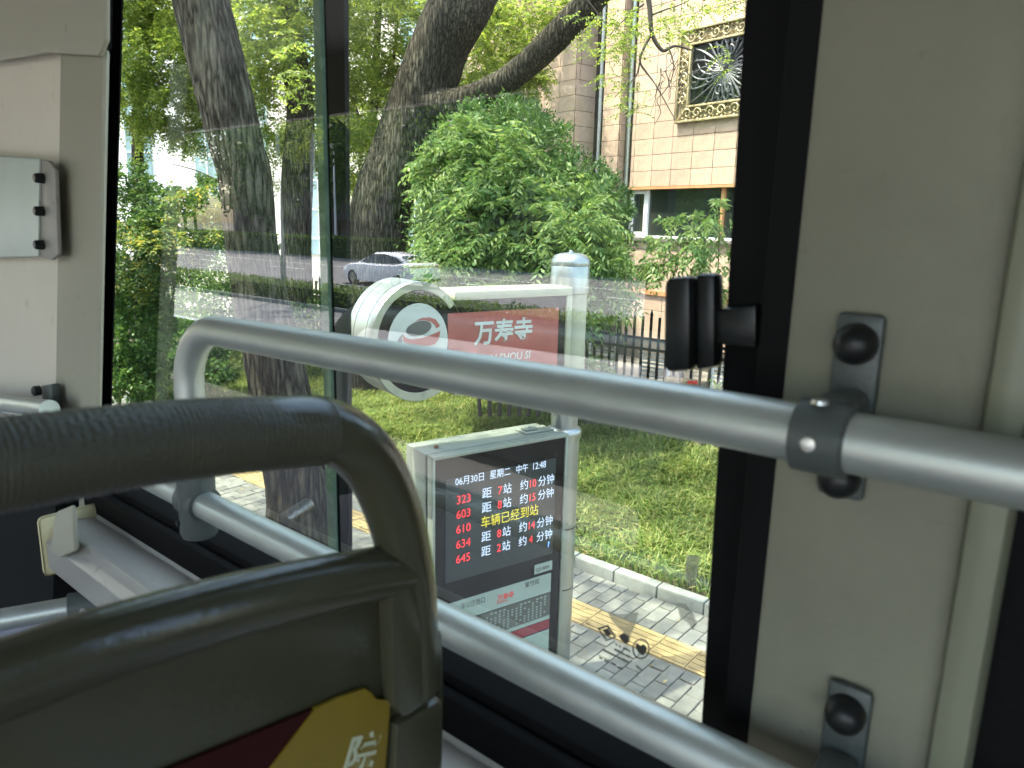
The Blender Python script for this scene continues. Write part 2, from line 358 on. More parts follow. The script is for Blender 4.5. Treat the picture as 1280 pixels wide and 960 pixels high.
# lawn kerb, soil and grass
lk = struct(bpy.data.objects.new('lawn_kerb', None)); COL.objects.link(lk)
lme = MB().box(Fr((0, 0, 0), U, N), (-.179, .179), (-.05, .05), (-.2, .075)).mesh('lawn_kerb_stone', .014); lme.materials.append(m_kerb)
for i in range(-4, 40):
    m4 = Matrix.Translation(Vector(tuple(S(2.47 + i * .364, 4.515 + random.uniform(-.004, .004), random.uniform(-.006, .004)))))
    place('kerb_stone', lme, m4 @ Matrix.Rotation(random.uniform(-.012, .012), 4, 'Z'), lk)
def lawn_z(a, n): return .03 + .20 * (n - 4.56) / 2.75 + .02 * math.sin(a * 2.1 + n) + .018 * math.sin(a * 5.3 - n * 3.7)
mb = MB(); na, nn_ = 90, 26; A0, A1, N0, N1 = -2., 24., 4.562, 7.32
mb.add([S(A0 + (A1 - A0) * i / na, N0 + (N1 - N0) * j / nn_, lawn_z(A0 + (A1 - A0) * i / na, N0 + (N1 - N0) * j / nn_)) for i in range(na + 1) for j in range(nn_ + 1)],
       [(i * (nn_ + 1) + j, i * (nn_ + 1) + j + 1, (i + 1) * (nn_ + 1) + j + 1, (i + 1) * (nn_ + 1) + j) for i in range(na) for j in range(nn_)])
struct(mb.build('lawn_soil', m_soil))
def grass(name, cnt, arange, nrange, h0, h1, label):
    a = RNG.uniform(*arange, cnt); n = RNG.uniform(*nrange, cnt)
    pn = np.sin(a * 3.1 + 1.3) * np.sin(n * 4.3 + .4) + .6 * np.sin(a * 7.7 + n * 5.1) + RNG.normal(0, .45, cnt)
    edge = np.clip((n - 4.62) / .35, 0, 1) * np.clip((7.25 - n) / .3, .0, 1)
    keep = (pn > -1.35) & (RNG.uniform(0, 1, cnt) < .2 + .8 * edge)
    a, n, pn = a[keep], n[keep], pn[keep]; k = len(a)
    z = .03 + .20 * (n - 4.56) / 2.75 + .02 * np.sin(a * 2.1 + n) + .018 * np.sin(a * 5.3 - n * 3.7)
    P = U * a[:, None] + N * n[:, None] + Z * z[:, None]
    th = RNG.uniform(0, 2 * math.pi, k); h = RNG.uniform(h0, h1, k) * (1 + .25 * np.clip(pn, -1, 1.2)); lean = RNG.uniform(.3, 1.5, k)
    D = np.stack([np.cos(th), np.sin(th), np.zeros(k)], 1); Sd = np.stack([-np.sin(th), np.cos(th), np.zeros(k)], 1) * (RNG.uniform(.004, .010, k))[:, None]
    mid = P + Z * (h * .62)[:, None] + D * (h * lean * .25)[:, None]; tip = P + Z * (h * (1.0 - .25 * lean))[:, None] + D * (h * lean * .8)[:, None]
    V1 = np.stack([P - Sd, P + Sd, mid + Sd * .8, mid - Sd * .8], 1); V2 = np.stack([mid - Sd * .8, mid + Sd * .8, tip + Sd * .1, tip - Sd * .1], 1)
    o = quads(name, np.concatenate([V1, V2]), m_grass); return tag(o, label, 'grass', kind='stuff')
grass('grass', 200000, (1.0, 13.), (4.58, 7.28), .07, .17, 'uneven green lawn grass between the kerb and the low wall')

k = 420; a = RNG.uniform(1.2, 8, k); n = np.where(RNG.uniform(0, 1, k) < .6, 4.62 + np.abs(RNG.normal(0, .25, k)), RNG.uniform(2.6, 4.4, k))
zz = np.where(n > 4.56, .045 + .20 * (n - 4.56) / 2.75, .008); P = U * a[:, None] + N * n[:, None] + Z * zz[:, None]; th = RNG.uniform(0, 6.28, k)
D = np.stack([np.cos(th), np.sin(th), RNG.uniform(-.1, .35, k)], 1); Sd = np.stack([-np.sin(th), np.cos(th), RNG.uniform(-.2, .2, k)], 1); l_ = RNG.uniform(.018, .04, k)[:, None]
tag(quads('fallen_leaves', np.stack([P, P + D * l_ * .5 + Sd * l_ * .3, P + D * l_, P + D * l_ * .5 - Sd * l_ * .3], 1), leafmat('dry_leaf', (.16, .11, .04), (.24, .19, .07), (.33, .28, .14), .2)), 'dry fallen leaves scattered over the pavement and lawn edge', 'leaves', kind='stuff')
# low retaining wall of blocks with a fence on top
wl = thing('retaining_wall', S(3.5, 7.45, .0), 'low weathered stone wall behind the lawn, carrying the black fence', 'wall')
for i in range(-3, 30):
    a = -2 + i * .72; o = box('wall_block', ST, (a, a + .712), (7.30 + random.uniform(-.006, .006), 7.6), (-.05, .47), m_concrete, wl, .012)
box('coping', ST, (-4.2, 19.6), (7.27, 7.63), (.47, .53), m_concrete, wl, .01)

# ================================================================== vegetation helpers
def unit(a): return a / np.maximum(np.linalg.norm(a, axis=-1, keepdims=True), 1e-9)
def leaves(P, D, L, W, fold=.12):
    k = len(P); Rn = unit(RNG.normal(0, 1, (k, 3))); Sd = unit(np.cross(D, Rn)); Nn = np.cross(D, Sd)
    L = np.broadcast_to(L, (k,))[:, None]; W = np.broadcast_to(W, (k,))[:, None]
    m = P + D * L * .45 - Nn * W * fold
    return np.stack([P, m + Sd * W * .5, P + D * L, m - Sd * W * .5], 1)
def fronds(P, D, L, pairs, ll, lw, droop=.25, spread=.9):
    k = len(P); D = unit(D); L = np.broadcast_to(L, (k,)); Sd = unit(np.cross(D, Z) + RNG.normal(0, .25, (k, 3))); Up = np.cross(Sd, D); out = []
    for i in range(pairs):
        t = .12 + .85 * i / max(pairs - 1, 1)
        base = P + D * (L * t)[:, None] - Z * (droop * L * t * t)[:, None]
        dd = unit(D - Z * (2 * droop * t))
        sz = (1 - .45 * abs(t - .45))
        for s in (-1, 1):
            ld = unit(dd * (1 - spread * .6) + Sd * s * spread - Z * RNG.uniform(.1, .55, (k, 1)) + RNG.normal(0, .12, (k, 3)))
            w = unit(np.cross(ld, Up + RNG.normal(0, .35, (k, 3))))
            l_ = (ll * sz * RNG.uniform(.8, 1.2, k))[:, None]; w_ = lw * sz
            m = base + ld * l_ * .42
            out.append(np.stack([base, m + w * w_ * .5, base + ld * l_, m - w * w_ * .5], 1))
    return np.concatenate(out)
def ell_pts(ells, cnt, inner=.35, clump=0):
    """points in ellipsoids, biased outward, grouped into clumps; returns points and outward directions"""
    vol = np.array([np.prod(e[1]) ** (2 / 3) for e in ells]); vol = vol / vol.sum(); Ps = []; Ds = []
    for (c, r), w in zip(ells, vol):
        k = max(8, int(cnt * w)); r = np.array(r)
        if clump:
            kc = max(3, k // clump); q = unit(RNG.normal(0, 1, (kc, 3))) * (RNG.uniform(inner ** 3, 1, (kc, 1)) ** (1 / 3))
            idx = RNG.integers(0, kc, k); p = q[idx] + RNG.normal(0, .085, (k, 3))
        else: p = unit(RNG.normal(0, 1, (k, 3))) * (RNG.uniform(inner ** 3, 1, (k, 1)) ** (1 / 3))
        Ps.append(np.array(c) + p * r); Ds.append(unit(p / 1.0 + 1e-6))
    return np.concatenate(Ps), np.concatenate(Ds)
def E_(u, v, y, ru, rv, rd=None):
    c = sY(u, v, y); k = y / FPX; return (c, (ru * k, (rd or ru) * k, rv * k))
def smooth_path(pts, n):
    pts = np.array(pts, float); m = len(pts); out = []
    for q in np.linspace(0, m - 1, n):
        i = min(int(q), m - 2); t = q - i; p0 = pts[max(i - 1, 0)]; p1 = pts[i]; p2 = pts[i + 1]; p3 = pts[min(i + 2, m - 1)]
        out.append(.5 * ((2 * p1) + (p2 - p0) * t + (2 * p0 - 5 * p1 + 4 * p2 - p3) * t * t + (3 * p1 - p0 - 3 * p2 + p3) * t ** 3))
    return np.array(out)
def trunk(name, path, rad, m, parent, rings=110, seg=64, amp=.06, k=17):
    """tapered trunk with real bark ridges running along it"""
    pr = smooth_path([list(p) + [r] for p, r in zip(path, rad)], rings); P, R_ = pr[:, :3], pr[:, 3]
    T = unit(np.gradient(P, axis=0)); a = np.array([1., 0, 0]); th = np.arange(seg) * 2 * math.pi / seg; V = []
    ph = RNG.uniform(0, 6.28, 8); s = np.cumsum(np.r_[0, np.linalg.norm(np.diff(P, axis=0), axis=1)])
    for i in range(rings):
        a = _n(a - a @ T[i] * T[i]); b = np.cross(T[i], a)
        w = .35 * np.sin(s[i] * 3.1 + ph[0] + 2 * th) + .25 * np.sin(s[i] * 7.3 + ph[1] - 3 * th)
        rg = np.abs(np.sin(.5 * k * th + w * 3 + ph[2])) ** .6 + .5 * np.abs(np.sin(.5 * (k + 9) * th - w * 4 + s[i] * 2 + ph[3])) + RNG.normal(0, .10, seg)
        lump = .04 * np.sin(3 * th + s[i] * 1.3 + ph[4]) + .03 * np.sin(2 * th - s[i] * 2.6 + ph[5])
        rr = R_[i] * (1 + lump + amp * (rg - .9))
        V.append(P[i] + (a * np.cos(th)[:, None] + b * np.sin(th)[:, None]) * rr[:, None])
    V = np.concatenate(V); F = [(i * seg + j, i * seg + (j + 1) % seg, (i + 1) * seg + (j + 1) % seg, (i + 1) * seg + j) for i in range(rings - 1) for j in range(seg)]
    o_ = MB().add(V, F).build(name, m, parent, smooth=False); o_.data.polygons.foreach_set('use_smooth', [True] * len(o_.data.polygons)); return o_
def limb(name, pts, r, m, parent, seg=7, n=14):
    pp = smooth_path(pts, n); return MB().tube(pp, list(np.linspace(r[0], r[1], n)), seg).build(name, m, parent)
def join(*vs_): return np.concatenate(vs_)

# ================================================================== trees in the street
# leaning tree on the pavement
t1 = thing('street_tree', (-1.59, 5.15, 0), 'leaning dark-barked tree growing on the pavement left of the bus stop kiosk', 'tree')
trunk('trunk', [(-1.57, 5.15, -.05), (-1.58, 5.15, .3), sY(369, 600, 5.15), sY(343, 450, 5.13), sY(318, 323, 5.1), sY(308, 225, 5.05), sY(296, 179, 5.03), sY(277, 103, 5.0), sY(250, 0, 5.0), sY(215, -130, 5.0), sY(170, -300, 5.1)], [.30, .245, .215, .19, .172, .168, .165, .165, .16, .15, .12], m_bark, t1, rings=150, seg=72, amp=.07, k=22)
limb('limb', [(-2.6, 5.05, 5.2), (-1.7, 5.9, 6.2), (-.8, 6.6, 6.9)], (.11, .04), m_bark, t1)
limb('limb', [(-2.6, 5.05, 5.3), (-2.0, 4.5, 6.3), (-1.2, 3.9, 6.9)], (.09, .03), m_bark, t1)
limb('limb', [(-2.5, 5.0, 5.0), (-3.3, 5.8, 6.0), (-4.2, 6.2, 6.6)], (.10, .04), m_bark, t1)
P, D = ell_pts([((-2.6, 5.2, 7.4), (2.6, 2.4, 1.2)), ((-3.8, 6.4, 7.2), (1.8, 1.6, 1.0)), ((-.9, 6.4, 7.4), (1.9, 1.7, 1.0)), ((-1.3, 3.9, 7.0), (2.0, 1.4, .8))], 1600, .3, 26)
quads('crown', fronds(P, D + RNG.normal(0, .6, P.shape), .26, 6, .075, .034), m_leafA, t1)
# forked tree on the lawn
t2 = thing('forked_tree', sY(470, 470, 10.6) * np.array([1, 1, 0]), 'thick forked tree on the lawn behind the round end of the sign', 'tree')
trunk('trunk', [sY(456, 500, 10.6), sY(460, 420, 10.6), sY(467, 330, 10.6), sY(474, 285, 10.6), sY(484, 240, 10.6), sY(503, 178, 10.6), sY(522, 135, 10.6), sY(534, 100, 10.5), sY(552, 50, 10.4), sY(579, 0, 10.3), sY(622, -80, 10.1), sY(680, -180, 10.0)], [.44, .42, .41, .41, .415, .375, .40, .38, .365, .385, .32, .22], m_bark, t2, rings=130, seg=80, amp=.05, k=26)
trunk('branch', [sY(528, 128, 10.4), sY(568, 129, 10.2), sY(612, 113, 9.9), sY(655, 84, 9.6), sY(700, 42, 9.2), sY(748, -8, 8.8), sY(800, -70, 8.4)], [.23, .19, .17, .157, .158, .14, .10], m_bark, t2, rings=60, seg=40, amp=.06, k=15)
P, D = ell_pts([((1.2, 8.2, 7.4), (2.6, 2.2, 1.1)), ((-.6, 8.8, 8.0), (2.4, 2.2, 1.2)), ((3.0, 7.2, 6.6), (1.5, 1.5, .8))], 650, .3, 26)
quads('crown', fronds(P, D + RNG.normal(0, .6, P.shape), .26, 6, .075, .034), m_leafA, t2)
# hanging twigs of the forked tree, right of its branch
def px(path, y): return [sY(u, v, y) for u, v in path]
def twig(path, y, r0, r1):
    pp = smooth_path(px(path, y), 4 * len(path)); MB().tube(pp, list(np.linspace(r0, r1, len(pp))), 6).build('twig', m_twig, t2)
YT = 6.6
twig([(800, -60), (806, -25), (812, 8), (815, 42), (828, 63), (841, 58), (853, 59), (868, 64)], YT, .028, .006)
twig([(815, 42), (805, 60), (800, 77), (809, 92), (820, 107), (844, 150)], YT, .014, .003)
twig([(836, 60), (842, 80), (839, 100), (830, 115), (821, 125), (826, 140), (818, 156)], YT, .006, .002)
twig([(800, 77), (795, 95), (780, 110), (768, 122)], YT, .009, .003)
twig([(805, 5), (790, 16), (775, 30), (762, 44)], YT, .009, .003); twig([(812, 20), (832, 12), (850, 6), (868, -4)], YT, .008, .003)
twig([(730, -5), (748, 18), (760, 34)], YT + .6, .009, .003); twig([(724, 40), (727, 70), (725, 100), (731, 110)], YT + .6, .004, .002)
for i in range(16):
    u, v = random.uniform(825, 858), random.uniform(62, 110); q = [(u, v)]
    for j in range(4): u += random.uniform(-9, 6); v += random.uniform(4, 14); q.append((u, v))
    twig(q, YT + random.uniform(-.1, .1), .0035, .0015)
def spray(cs, y, cnt, L, pairs, ll, lw, droop=.3):
    P = []; D = []
    for (u, v, ru, rv, w) in cs:
        k = int(cnt * w); P.append(np.array([sY(u + random.gauss(0, ru * .55), v + random.gauss(0, rv * .55), y + random.uniform(-.35, .35)) for _ in range(k)]))
        D.append(RNG.normal(0, 1, (k, 3)) * np.array([1, .8, .35]))
    P = np.concatenate(P); D = np.concatenate(D); return fronds(P, D, L, pairs, ll, lw, droop)
V = spray([(775, 20, 26, 26, 1), (785, 50, 22, 20, .8), (772, 62, 24, 16, .8), (836, 22, 20, 18, .7), (842, 40, 14, 10, .35), (765, 95, 16, 12, .35), (778, 118, 14, 14, .3), (785, 145, 14, 12, .25), (800, 105, 8, 8, .14), (735, 30, 12, 20, .3), (728, 55, 12, 12, .25), (905, 72, 9, 12, .3), (885, 8, 30, 8, .5), (915, 4, 20, 12, .3)], YT, 42, .15, 6, .036, .017)
quads('hanging_leaves', V, m_leafA, t2)
V = spray([(640, 20, 50, 26, 1), (600, 55, 26, 30, .7), (690, 22, 30, 22, .7), (660, 62, 26, 16, .5), (560, -5, 60, 18, .6), (715, 12, 18, 20, .5)], 11.6, 130, .26, 7, .07, .032)
quads('leaves', V, m_leafA, t2)

# tree standing behind the leaning one
t3 = thing('background_tree', sY(372, 470, 11.9) * np.array([1, 1, 0]), 'slim dark tree seen just right of the leaning trunk, yellow-green crown', 'tree')
trunk('trunk', [sY(375, 480, 11.9), sY(371, 330, 11.9), sY(371, 223, 11.9), sY(375, 137, 11.9), sY(366, 69, 11.9), sY(359, 0, 11.9), sY(350, -120, 11.9)], [.27, .24, .23, .2, .2, .15, .12], m_bark, t3, rings=60, seg=32, amp=.06, k=13)
P, D = ell_pts([E_(330, 50, 10.6, 62, 60), E_(400, 60, 12.2, 60, 66), E_(420, 150, 12.6, 50, 66), E_(300, 120, 11.8, 50, 60), E_(360, -60, 11.6, 120, 60), E_(350, 200, 12.6, 45, 36)], 4200, .2, 15)
quads('crown', fronds(P, D * .6 + RNG.normal(0, .7, P.shape), .27, 6, .075, .034), m_leafA, t3)
V = spray([(372, 60, 14, 30, .5), (378, 110, 14, 30, .5), (345, 90, 14, 20, .3)], 8.4, 26, .24, 7, .065, .03)
quads('near_leaves', V, m_leafA, t3)
# left background tree
t4 = thing('background_tree', sY(172, 470, 12.5) * np.array([1, 1, 0]), 'leafy tree at the left edge of the window, thin trunk half hidden by leaves', 'tree')
limb('trunk', [sY(176, 480, 12.5), sY(176, 330, 12.5), sY(172, 200, 12.5), sY(174, 120, 12.5), sY(185, 30, 12.5), sY(200, -90, 12.5)], (.12, .05), m_bark, t4, 10, 30)
limb('limb', [sY(176, 140, 12.5), sY(205, 50, 12.4), sY(222, 10, 12.3)], (.045, .02), m_bark, t4); limb('limb', [sY(175, 170, 12.5), sY(160, 90, 12.4), sY(150, 30, 12.3)], (.04, .02), m_bark, t4)
P, D = ell_pts([E_(205, 70, 11.4, 62, 62), E_(170, 30, 12., 50, 60), E_(230, 20, 12.4, 60, 60), E_(175, 130, 11.6, 48, 46), E_(222, 135, 11.8, 42, 36), E_(190, -70, 11.6, 120, 50), E_(238, 165, 11.8, 26, 18)], 5200, .2, 15)
quads('crown', fronds(P, D * .6 + RNG.normal(0, .7, P.shape), .25, 6, .07, .03), m_leafA, t4)
# centre background tree
t5 = thing('background_tree', sY(455, 440, 15) * np.array([1, 1, 0]), 'bright green tree seen between the window mullion and the forked trunk', 'tree')
limb('trunk', [sY(452, 460, 15), sY(455, 320, 15), sY(462, 200, 15), sY(470, 80, 15), sY(476, -60, 15)], (.13, .05), m_bark, t5, 8, 26)
limb('limb', [sY(462, 190, 15), sY(438, 110, 14.8), sY(430, 60, 14.6)], (.04, .015), m_bark, t5); limb('limb', [sY(466, 150, 15), sY(492, 70, 14.8), sY(496, 10, 14.6)], (.05, .02), m_bark, t5)
P, D = ell_pts([E_(470, 40, 14.4, 56, 56), E_(455, 120, 14.8, 40, 54), E_(470, 190, 14.6, 34, 50), E_(440, 250, 14.6, 26, 40), E_(590, 60, 14, 44, 70), E_(640, 90, 13.4, 40, 44), E_(540, -50, 14.4, 130, 40)], 4200, .2, 15)
quads('crown', fronds(P, D * .6 + RNG.normal(0, .7, P.shape), .3, 6, .085, .04), m_leafA, t5)

# ================================================================== shrubs
b1 = thing('leafy_shrub', sY(610, 480, 8.6) * np.array([1, 1, 0]), 'large bright green shrub with drooping long leaves behind the red sign', 'shrub')
EL = [E_(614, 300, 8.3, 78, 86), E_(672, 296, 8.0, 96, 66), E_(575, 236, 8.6, 44, 74), E_(606, 215, 8.5, 58, 60), E_(735, 345, 7.8, 50, 46), E_(582, 345, 8.5, 52, 46), E_(660, 370, 8.0, 90, 40)]
P, D = ell_pts(EL, 2900, .5, 7)
quads('leaves', fronds(P, D * .9 + RNG.normal(0, .5, P.shape) + Z * .2, .30, 7, .105, .032, .55, .8), m_leafC, b1)
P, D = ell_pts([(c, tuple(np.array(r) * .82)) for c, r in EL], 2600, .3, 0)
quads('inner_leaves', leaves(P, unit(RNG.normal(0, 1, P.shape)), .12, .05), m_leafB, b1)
for k in range(7): limb('stem', [sY(600 + k * 12, 520, 8.4), sY(590 + k * 18, 400, 8.3), sY(550 + k * 32, 260, 8.3)], (.025, .008), m_twig, b1)
V = spray([(748, 450, 10, 12, .8), (742, 380, 22, 16, 1.3), (760, 372, 16, 12, .8), (705, 300, 40, 18, .9), (545, 310, 14, 20, .6), (540, 345, 20, 10, .5), (560, 330, 12, 16, .5)], 7.6, 20, .24, 6, .09, .034, .5)
quads('outer_leaves', V, m_leafC, b1)
jn = thing('juniper_tree', sY(640, 470, 9.9) * np.array([1, 1, 0]), 'dark green juniper rising behind the bright shrub below the branch', 'tree')
EJ = [E_(640, 168, 9.0, 50, 40), E_(676, 190, 8.9, 44, 40), E_(716, 232, 8.7, 48, 36), E_(757, 252, 8.5, 34, 30), E_(628, 160, 9.9, 58, 40), E_(655, 190, 9.9, 62, 50), E_(590, 190, 9.9, 50, 50), E_(705, 235, 9.7, 56, 44), E_(755, 255, 9.4, 34, 34), E_(640, 290, 9.9, 120, 90), E_(600, 240, 10, 80, 80), E_(740, 300, 9.5, 50, 60)]
P, D = ell_pts(EJ, 42000, .72, 26)
quads('crown', leaves(P, unit(D * .8 + RNG.normal(0, .8, P.shape) + Z * .25), RNG.uniform(.04, .085, len(P)), .024), m_juni, jn)
limb('trunk', [sY(640, 500, 9.9), sY(640, 300, 9.9), sY(632, 170, 9.9)], (.12, .03), m_twig, jn)
# shrub before the building window
b2 = thing('window_shrub', sY(850, 470, 7.6) * np.array([1, 1, 0]), 'loose shrub with drooping leaves before the building window, right of the pole', 'shrub')
P, D = ell_pts([E_(835, 292, 7.7, 26, 22), E_(866, 286, 7.6, 36, 24), E_(898, 290, 7.4, 20, 40), E_(826, 320, 7.7, 22, 24), E_(880, 325, 7.5, 30, 22), E_(800, 330, 8.2, 18, 24), E_(900, 375, 7.5, 16, 30), E_(898, 470, 7.2, 10, 14)], 260, .2, 6)
quads('leaves', fronds(P, D * .6 + RNG.normal(0, .6, P.shape), .17, 5, .085, .030, .7, .7), m_leafC, b2)
for q in ([(850, 520), (848, 400), (835, 300)], [(870, 520), (880, 400), (868, 280)], [(880, 520), (895, 380), (900, 265)], [(848, 400), (870, 350), (890, 320)]): limb('stem', px(q, 7.6), (.012, .004), m_twig, b2)
# yellowing shrub at left
b3 = thing('yellowing_shrub', sY(200, 420, 9.4) * np.array([1, 1, 0]), 'shrub with yellowing leaf clusters at the left side of the window', 'shrub')
EB = [E_(175, 255, 9.6, 44, 44), E_(235, 285, 9.2, 52, 42), E_(185, 315, 9.2, 50, 46), E_(262, 260, 9.8, 30, 34), E_(160, 350, 9.4, 36, 34)]
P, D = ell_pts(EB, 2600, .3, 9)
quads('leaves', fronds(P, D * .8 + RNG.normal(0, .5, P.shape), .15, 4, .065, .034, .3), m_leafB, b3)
P, D = ell_pts([E_(195, 300, 8.9, 50, 26), E_(240, 300, 8.8, 42, 26), E_(170, 345, 8.9, 24, 20), E_(245, 250, 8.9, 40, 12)], 330, .3, 9)
quads('yellow_leaves', fronds(P, D * .6 + RNG.normal(0, .6, P.shape), .15, 4, .07, .034, .4), m_leafY, b3)
for q in ([(190, 480), (180, 360), (170, 260)], [(200, 480), (220, 350), (245, 270)], [(300, 240), (250, 215), (215, 205)]): limb('stem', px(q, 9.8), (.014, .005), m_twig, b3)
b4 = thing('low_bush', sY(165, 505, 9.9) * np.array([1, 1, 0]), 'dense low green bush beside the lower left window corner', 'bush')
EB = [E_(165, 425, 9.3, 40, 56), E_(160, 470, 9.2, 44, 36), E_(225, 470, 10.6, 60, 30), E_(180, 395, 9.8, 36, 44), E_(240, 430, 11, 44, 34)]
P, D = ell_pts(EB, 17000, .75, 20)
quads('leaves', leaves(P, unit(D + RNG.normal(0, .7, P.shape)), RNG.uniform(.05, .085, len(P)), .038), m_bush, b4)
for k in range(4): limb('stem', [sY(150 + 14 * k, 510, 9.9), sY(148 + 15 * k, 440, 9.9)], (.015, .006), m_twig, b4)
# long row of shrubs under the trees at the back of the lawn, left of the kiosk
b5 = thing('hedge_row', S(12, 6.9, .2), 'dark shrub row at the back of the lawn behind the tree trunks', 'hedge')
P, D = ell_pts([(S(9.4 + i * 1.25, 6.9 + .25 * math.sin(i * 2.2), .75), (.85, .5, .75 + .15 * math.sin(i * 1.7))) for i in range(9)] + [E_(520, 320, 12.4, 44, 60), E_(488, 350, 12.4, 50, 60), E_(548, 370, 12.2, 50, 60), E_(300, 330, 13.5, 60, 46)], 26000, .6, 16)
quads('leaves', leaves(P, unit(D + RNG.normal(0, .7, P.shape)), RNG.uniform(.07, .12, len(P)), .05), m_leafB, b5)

# ================================================================== bus stop kiosk
_ph = math.radians(34.63)
KX = np.array([math.cos(_ph), math.sin(_ph), 0]); KY = np.array([-math.sin(_ph), math.cos(_ph), 0])
K = Fr((-.3575, 3.2602, 0), KX, KY)
ks = thing('bus_stop_kiosk', K.p(.4, .14, 0), 'grey metal bus stop kiosk with a lit arrival screen beside the pavement', 'kiosk')
box('cabinet', K, (.0, .80), (.078, .215), (.0, 1.535), m_kiosk, ks, .006)
box('rear_door', K, (.004, .796), (.221, .285), (.0, 1.533), m_kiosk, ks, .006)
box('seam', K, (.006, .794), (.05, .25), (.01, 1.526), m_black, ks)
fm = MB()
fm.box(K, (0, .80), (.0, .054), (1.522, 1.54)); fm.box(K, (0, .80), (0, .054), (0, .10))
fm.box(K, (0, .014), (0, .054), (.10, 1.522)); fm.box(K, (.786, .80), (0, .054), (.10, 1.522))
fm.build('front_frame', m_kiosk, ks, .003)
box('front_panel', K, (.014, .786), (.010, .05), (.10, 1.522), m_gloss, ks)
scr = box('screen', K, (.072, .727), (.005, .012), (.885, 1.418), m_lcd, ks)
FY = .0035
def kt(body, s, z, size, m, par=scr, sx=.92, bold=.0): return text('lettering', body, K.p(s, FY, z), KX, Z, size * 1.06, m, par, .0004, sx=sx, bold=bold)
kt('06月30日', .122, 1.380, .046, m_ledw, sx=.86); kt('星期二', .316, 1.380, .046, m_ledw, sx=.86); kt('中午', .472, 1.380, .046, m_ledw, sx=.80); kt('12:48', .572, 1.380, .048, m_ledw, sx=.80)
rows = [('323', '7', '10', 1.287), ('603', '8', '15', 1.212), ('610', None, None, 1.136), ('634', '8', '14', 1.058), ('645', '2', ' 4', .980)]
for rno, st, mn, z in rows:
    kt(rno, .128, z - .004, .058, m_ledr)
    if st is None: kt('车辆已经到站', .268, z - .002, .062, m_ledy, sx=.90); continue
    kt('距', .273, z, .056, m_ledw, sx=1.0); kt(st, .366, z, .056, m_ledr); kt('站', .397, z, .056, m_ledw)
    kt('约', .500, z, .056, m_ledw); kt(mn, .553, z, .056, m_ledr, sx=.84); kt('分钟', .614, z, .056, m_ledw, sx=.9)
kt('?', .69, .93, .04, m_ledb, bold=.001)
box('label_plate', K, (.610, .727), (.004, .012), (.792, .843), m_board, ks); kt('GJ2-0004', .617, .806, .026, m_print, ks, sx=.85)
rb = box('route_board', K, (.05, .722), (.004, .012), (.664, .772), m_board, ks)
kt('万寿寺', .375, .705, .036, m_printr, rb, bold=.0008); kt('车公庄西口', .16, .725, .034, m_print, rb, sx=.8); kt('紫竹院', .55, .735, .032, m_print, rb)
kt('WANSHOUSI', .372, .690, .012, m_printr, rb); box('red_tab', K, (.05, .10), (.0035, .006), (.72, .768), m_printr, rb)
tb = box('timetable', K, (.05, .722), (.005, .012), (.527, .660), m_signgrey, ks)
cells = []
for i in range(24):
    for j in range(8):
        if RNG.uniform() < .8:
            s0 = .07 + i * .0265; z0 = .535 + j * .0150; w = .012 if j < 7 else .016
            cells.append([K.p(s0, .0042, z0), K.p(s0 + w, .0042, z0), K.p(s0 + w, .0042, z0 + .008), K.p(s0, .0042, z0 + .008)])
qd = quads('timetable_entries', np.array(cells), m_board, tb); qd['kind'] = 'stuff'
box('white_strip', K, (.05, .722), (.005, .012), (.503, .525), m_board, ks); box('maroon_strip', K, (.05, .722), (.005, .012), (.447, .500), m_maroon, ks)
lb = box('route_board', K, (.05, .722), (.005, .012), (.12, .44), m_board, ks); kt('站', .52, .39, .034, m_print, lb)
hg = box('hinge_plate', K, (.60, .78), (.10, .20), (1.535, 1.545), m_kiosk, ks, .003)
MB().box(K, (.62, .70), (.13, .18), (1.545, 1.556)).build('latch_bar', m_kiosk, hg, .004); MB().lathe(K.p(.66, .15, 1.545), Z, [(0, .012), (.016, .012), (.018, .006)], 10).build('bolt', m_steel, hg)
MB().lathe(K.p(.095, .14, 1.535), Z, [(0, .012), (.008, .013), (.014, .006)], 10).build('bolt', mat('rust', (.16, .08, .04), .9, var=.4), ks)
# pole with cap
PO = K.p(.862, .115, 0)
pl = thing('sign_pole', PO, 'round steel pole with domed cap at the right end of the kiosk', 'pole')
MB().lathe(PO, Z, [(0, .085), (1.48, .085)], 32).build('lower_tube', m_steel, pl)
for z in (.62, .98): MB().lathe(PO + Z * z, Z, [(0, .0862), (.006, .0862)], 32).build('joint_ring', m_black, pl)
MB().lathe(PO + Z * 1.478, Z, [(0, .088), (.03, .094), (.05, .094), (.062, .086), (.07, .070)], 32).build('collar', m_steel, pl)
MB().lathe(PO + Z * 1.545, Z, [(0, .072), (.28, .072)], 32).build('neck', m_steel, pl)
MB().lathe(PO + Z * 1.80, Z, [(0, .092), (.46, .092)], 32).build('sleeve', m_signcream, pl)
cp = MB().lathe(PO + Z * 2.262, Z, [(0, .098), (.002, .1), (.135, .1), (.14, .097)], 36).build('cap', m_steel, pl)
MB().lathe(PO + Z * 2.401, Z, [(0, .1), (.012, .1015), (.03, .098), (.052, .082), (.062, .05), (.066, .012), (.074, .010), (.078, .004)], 36).build('dome', m_steel, cp)
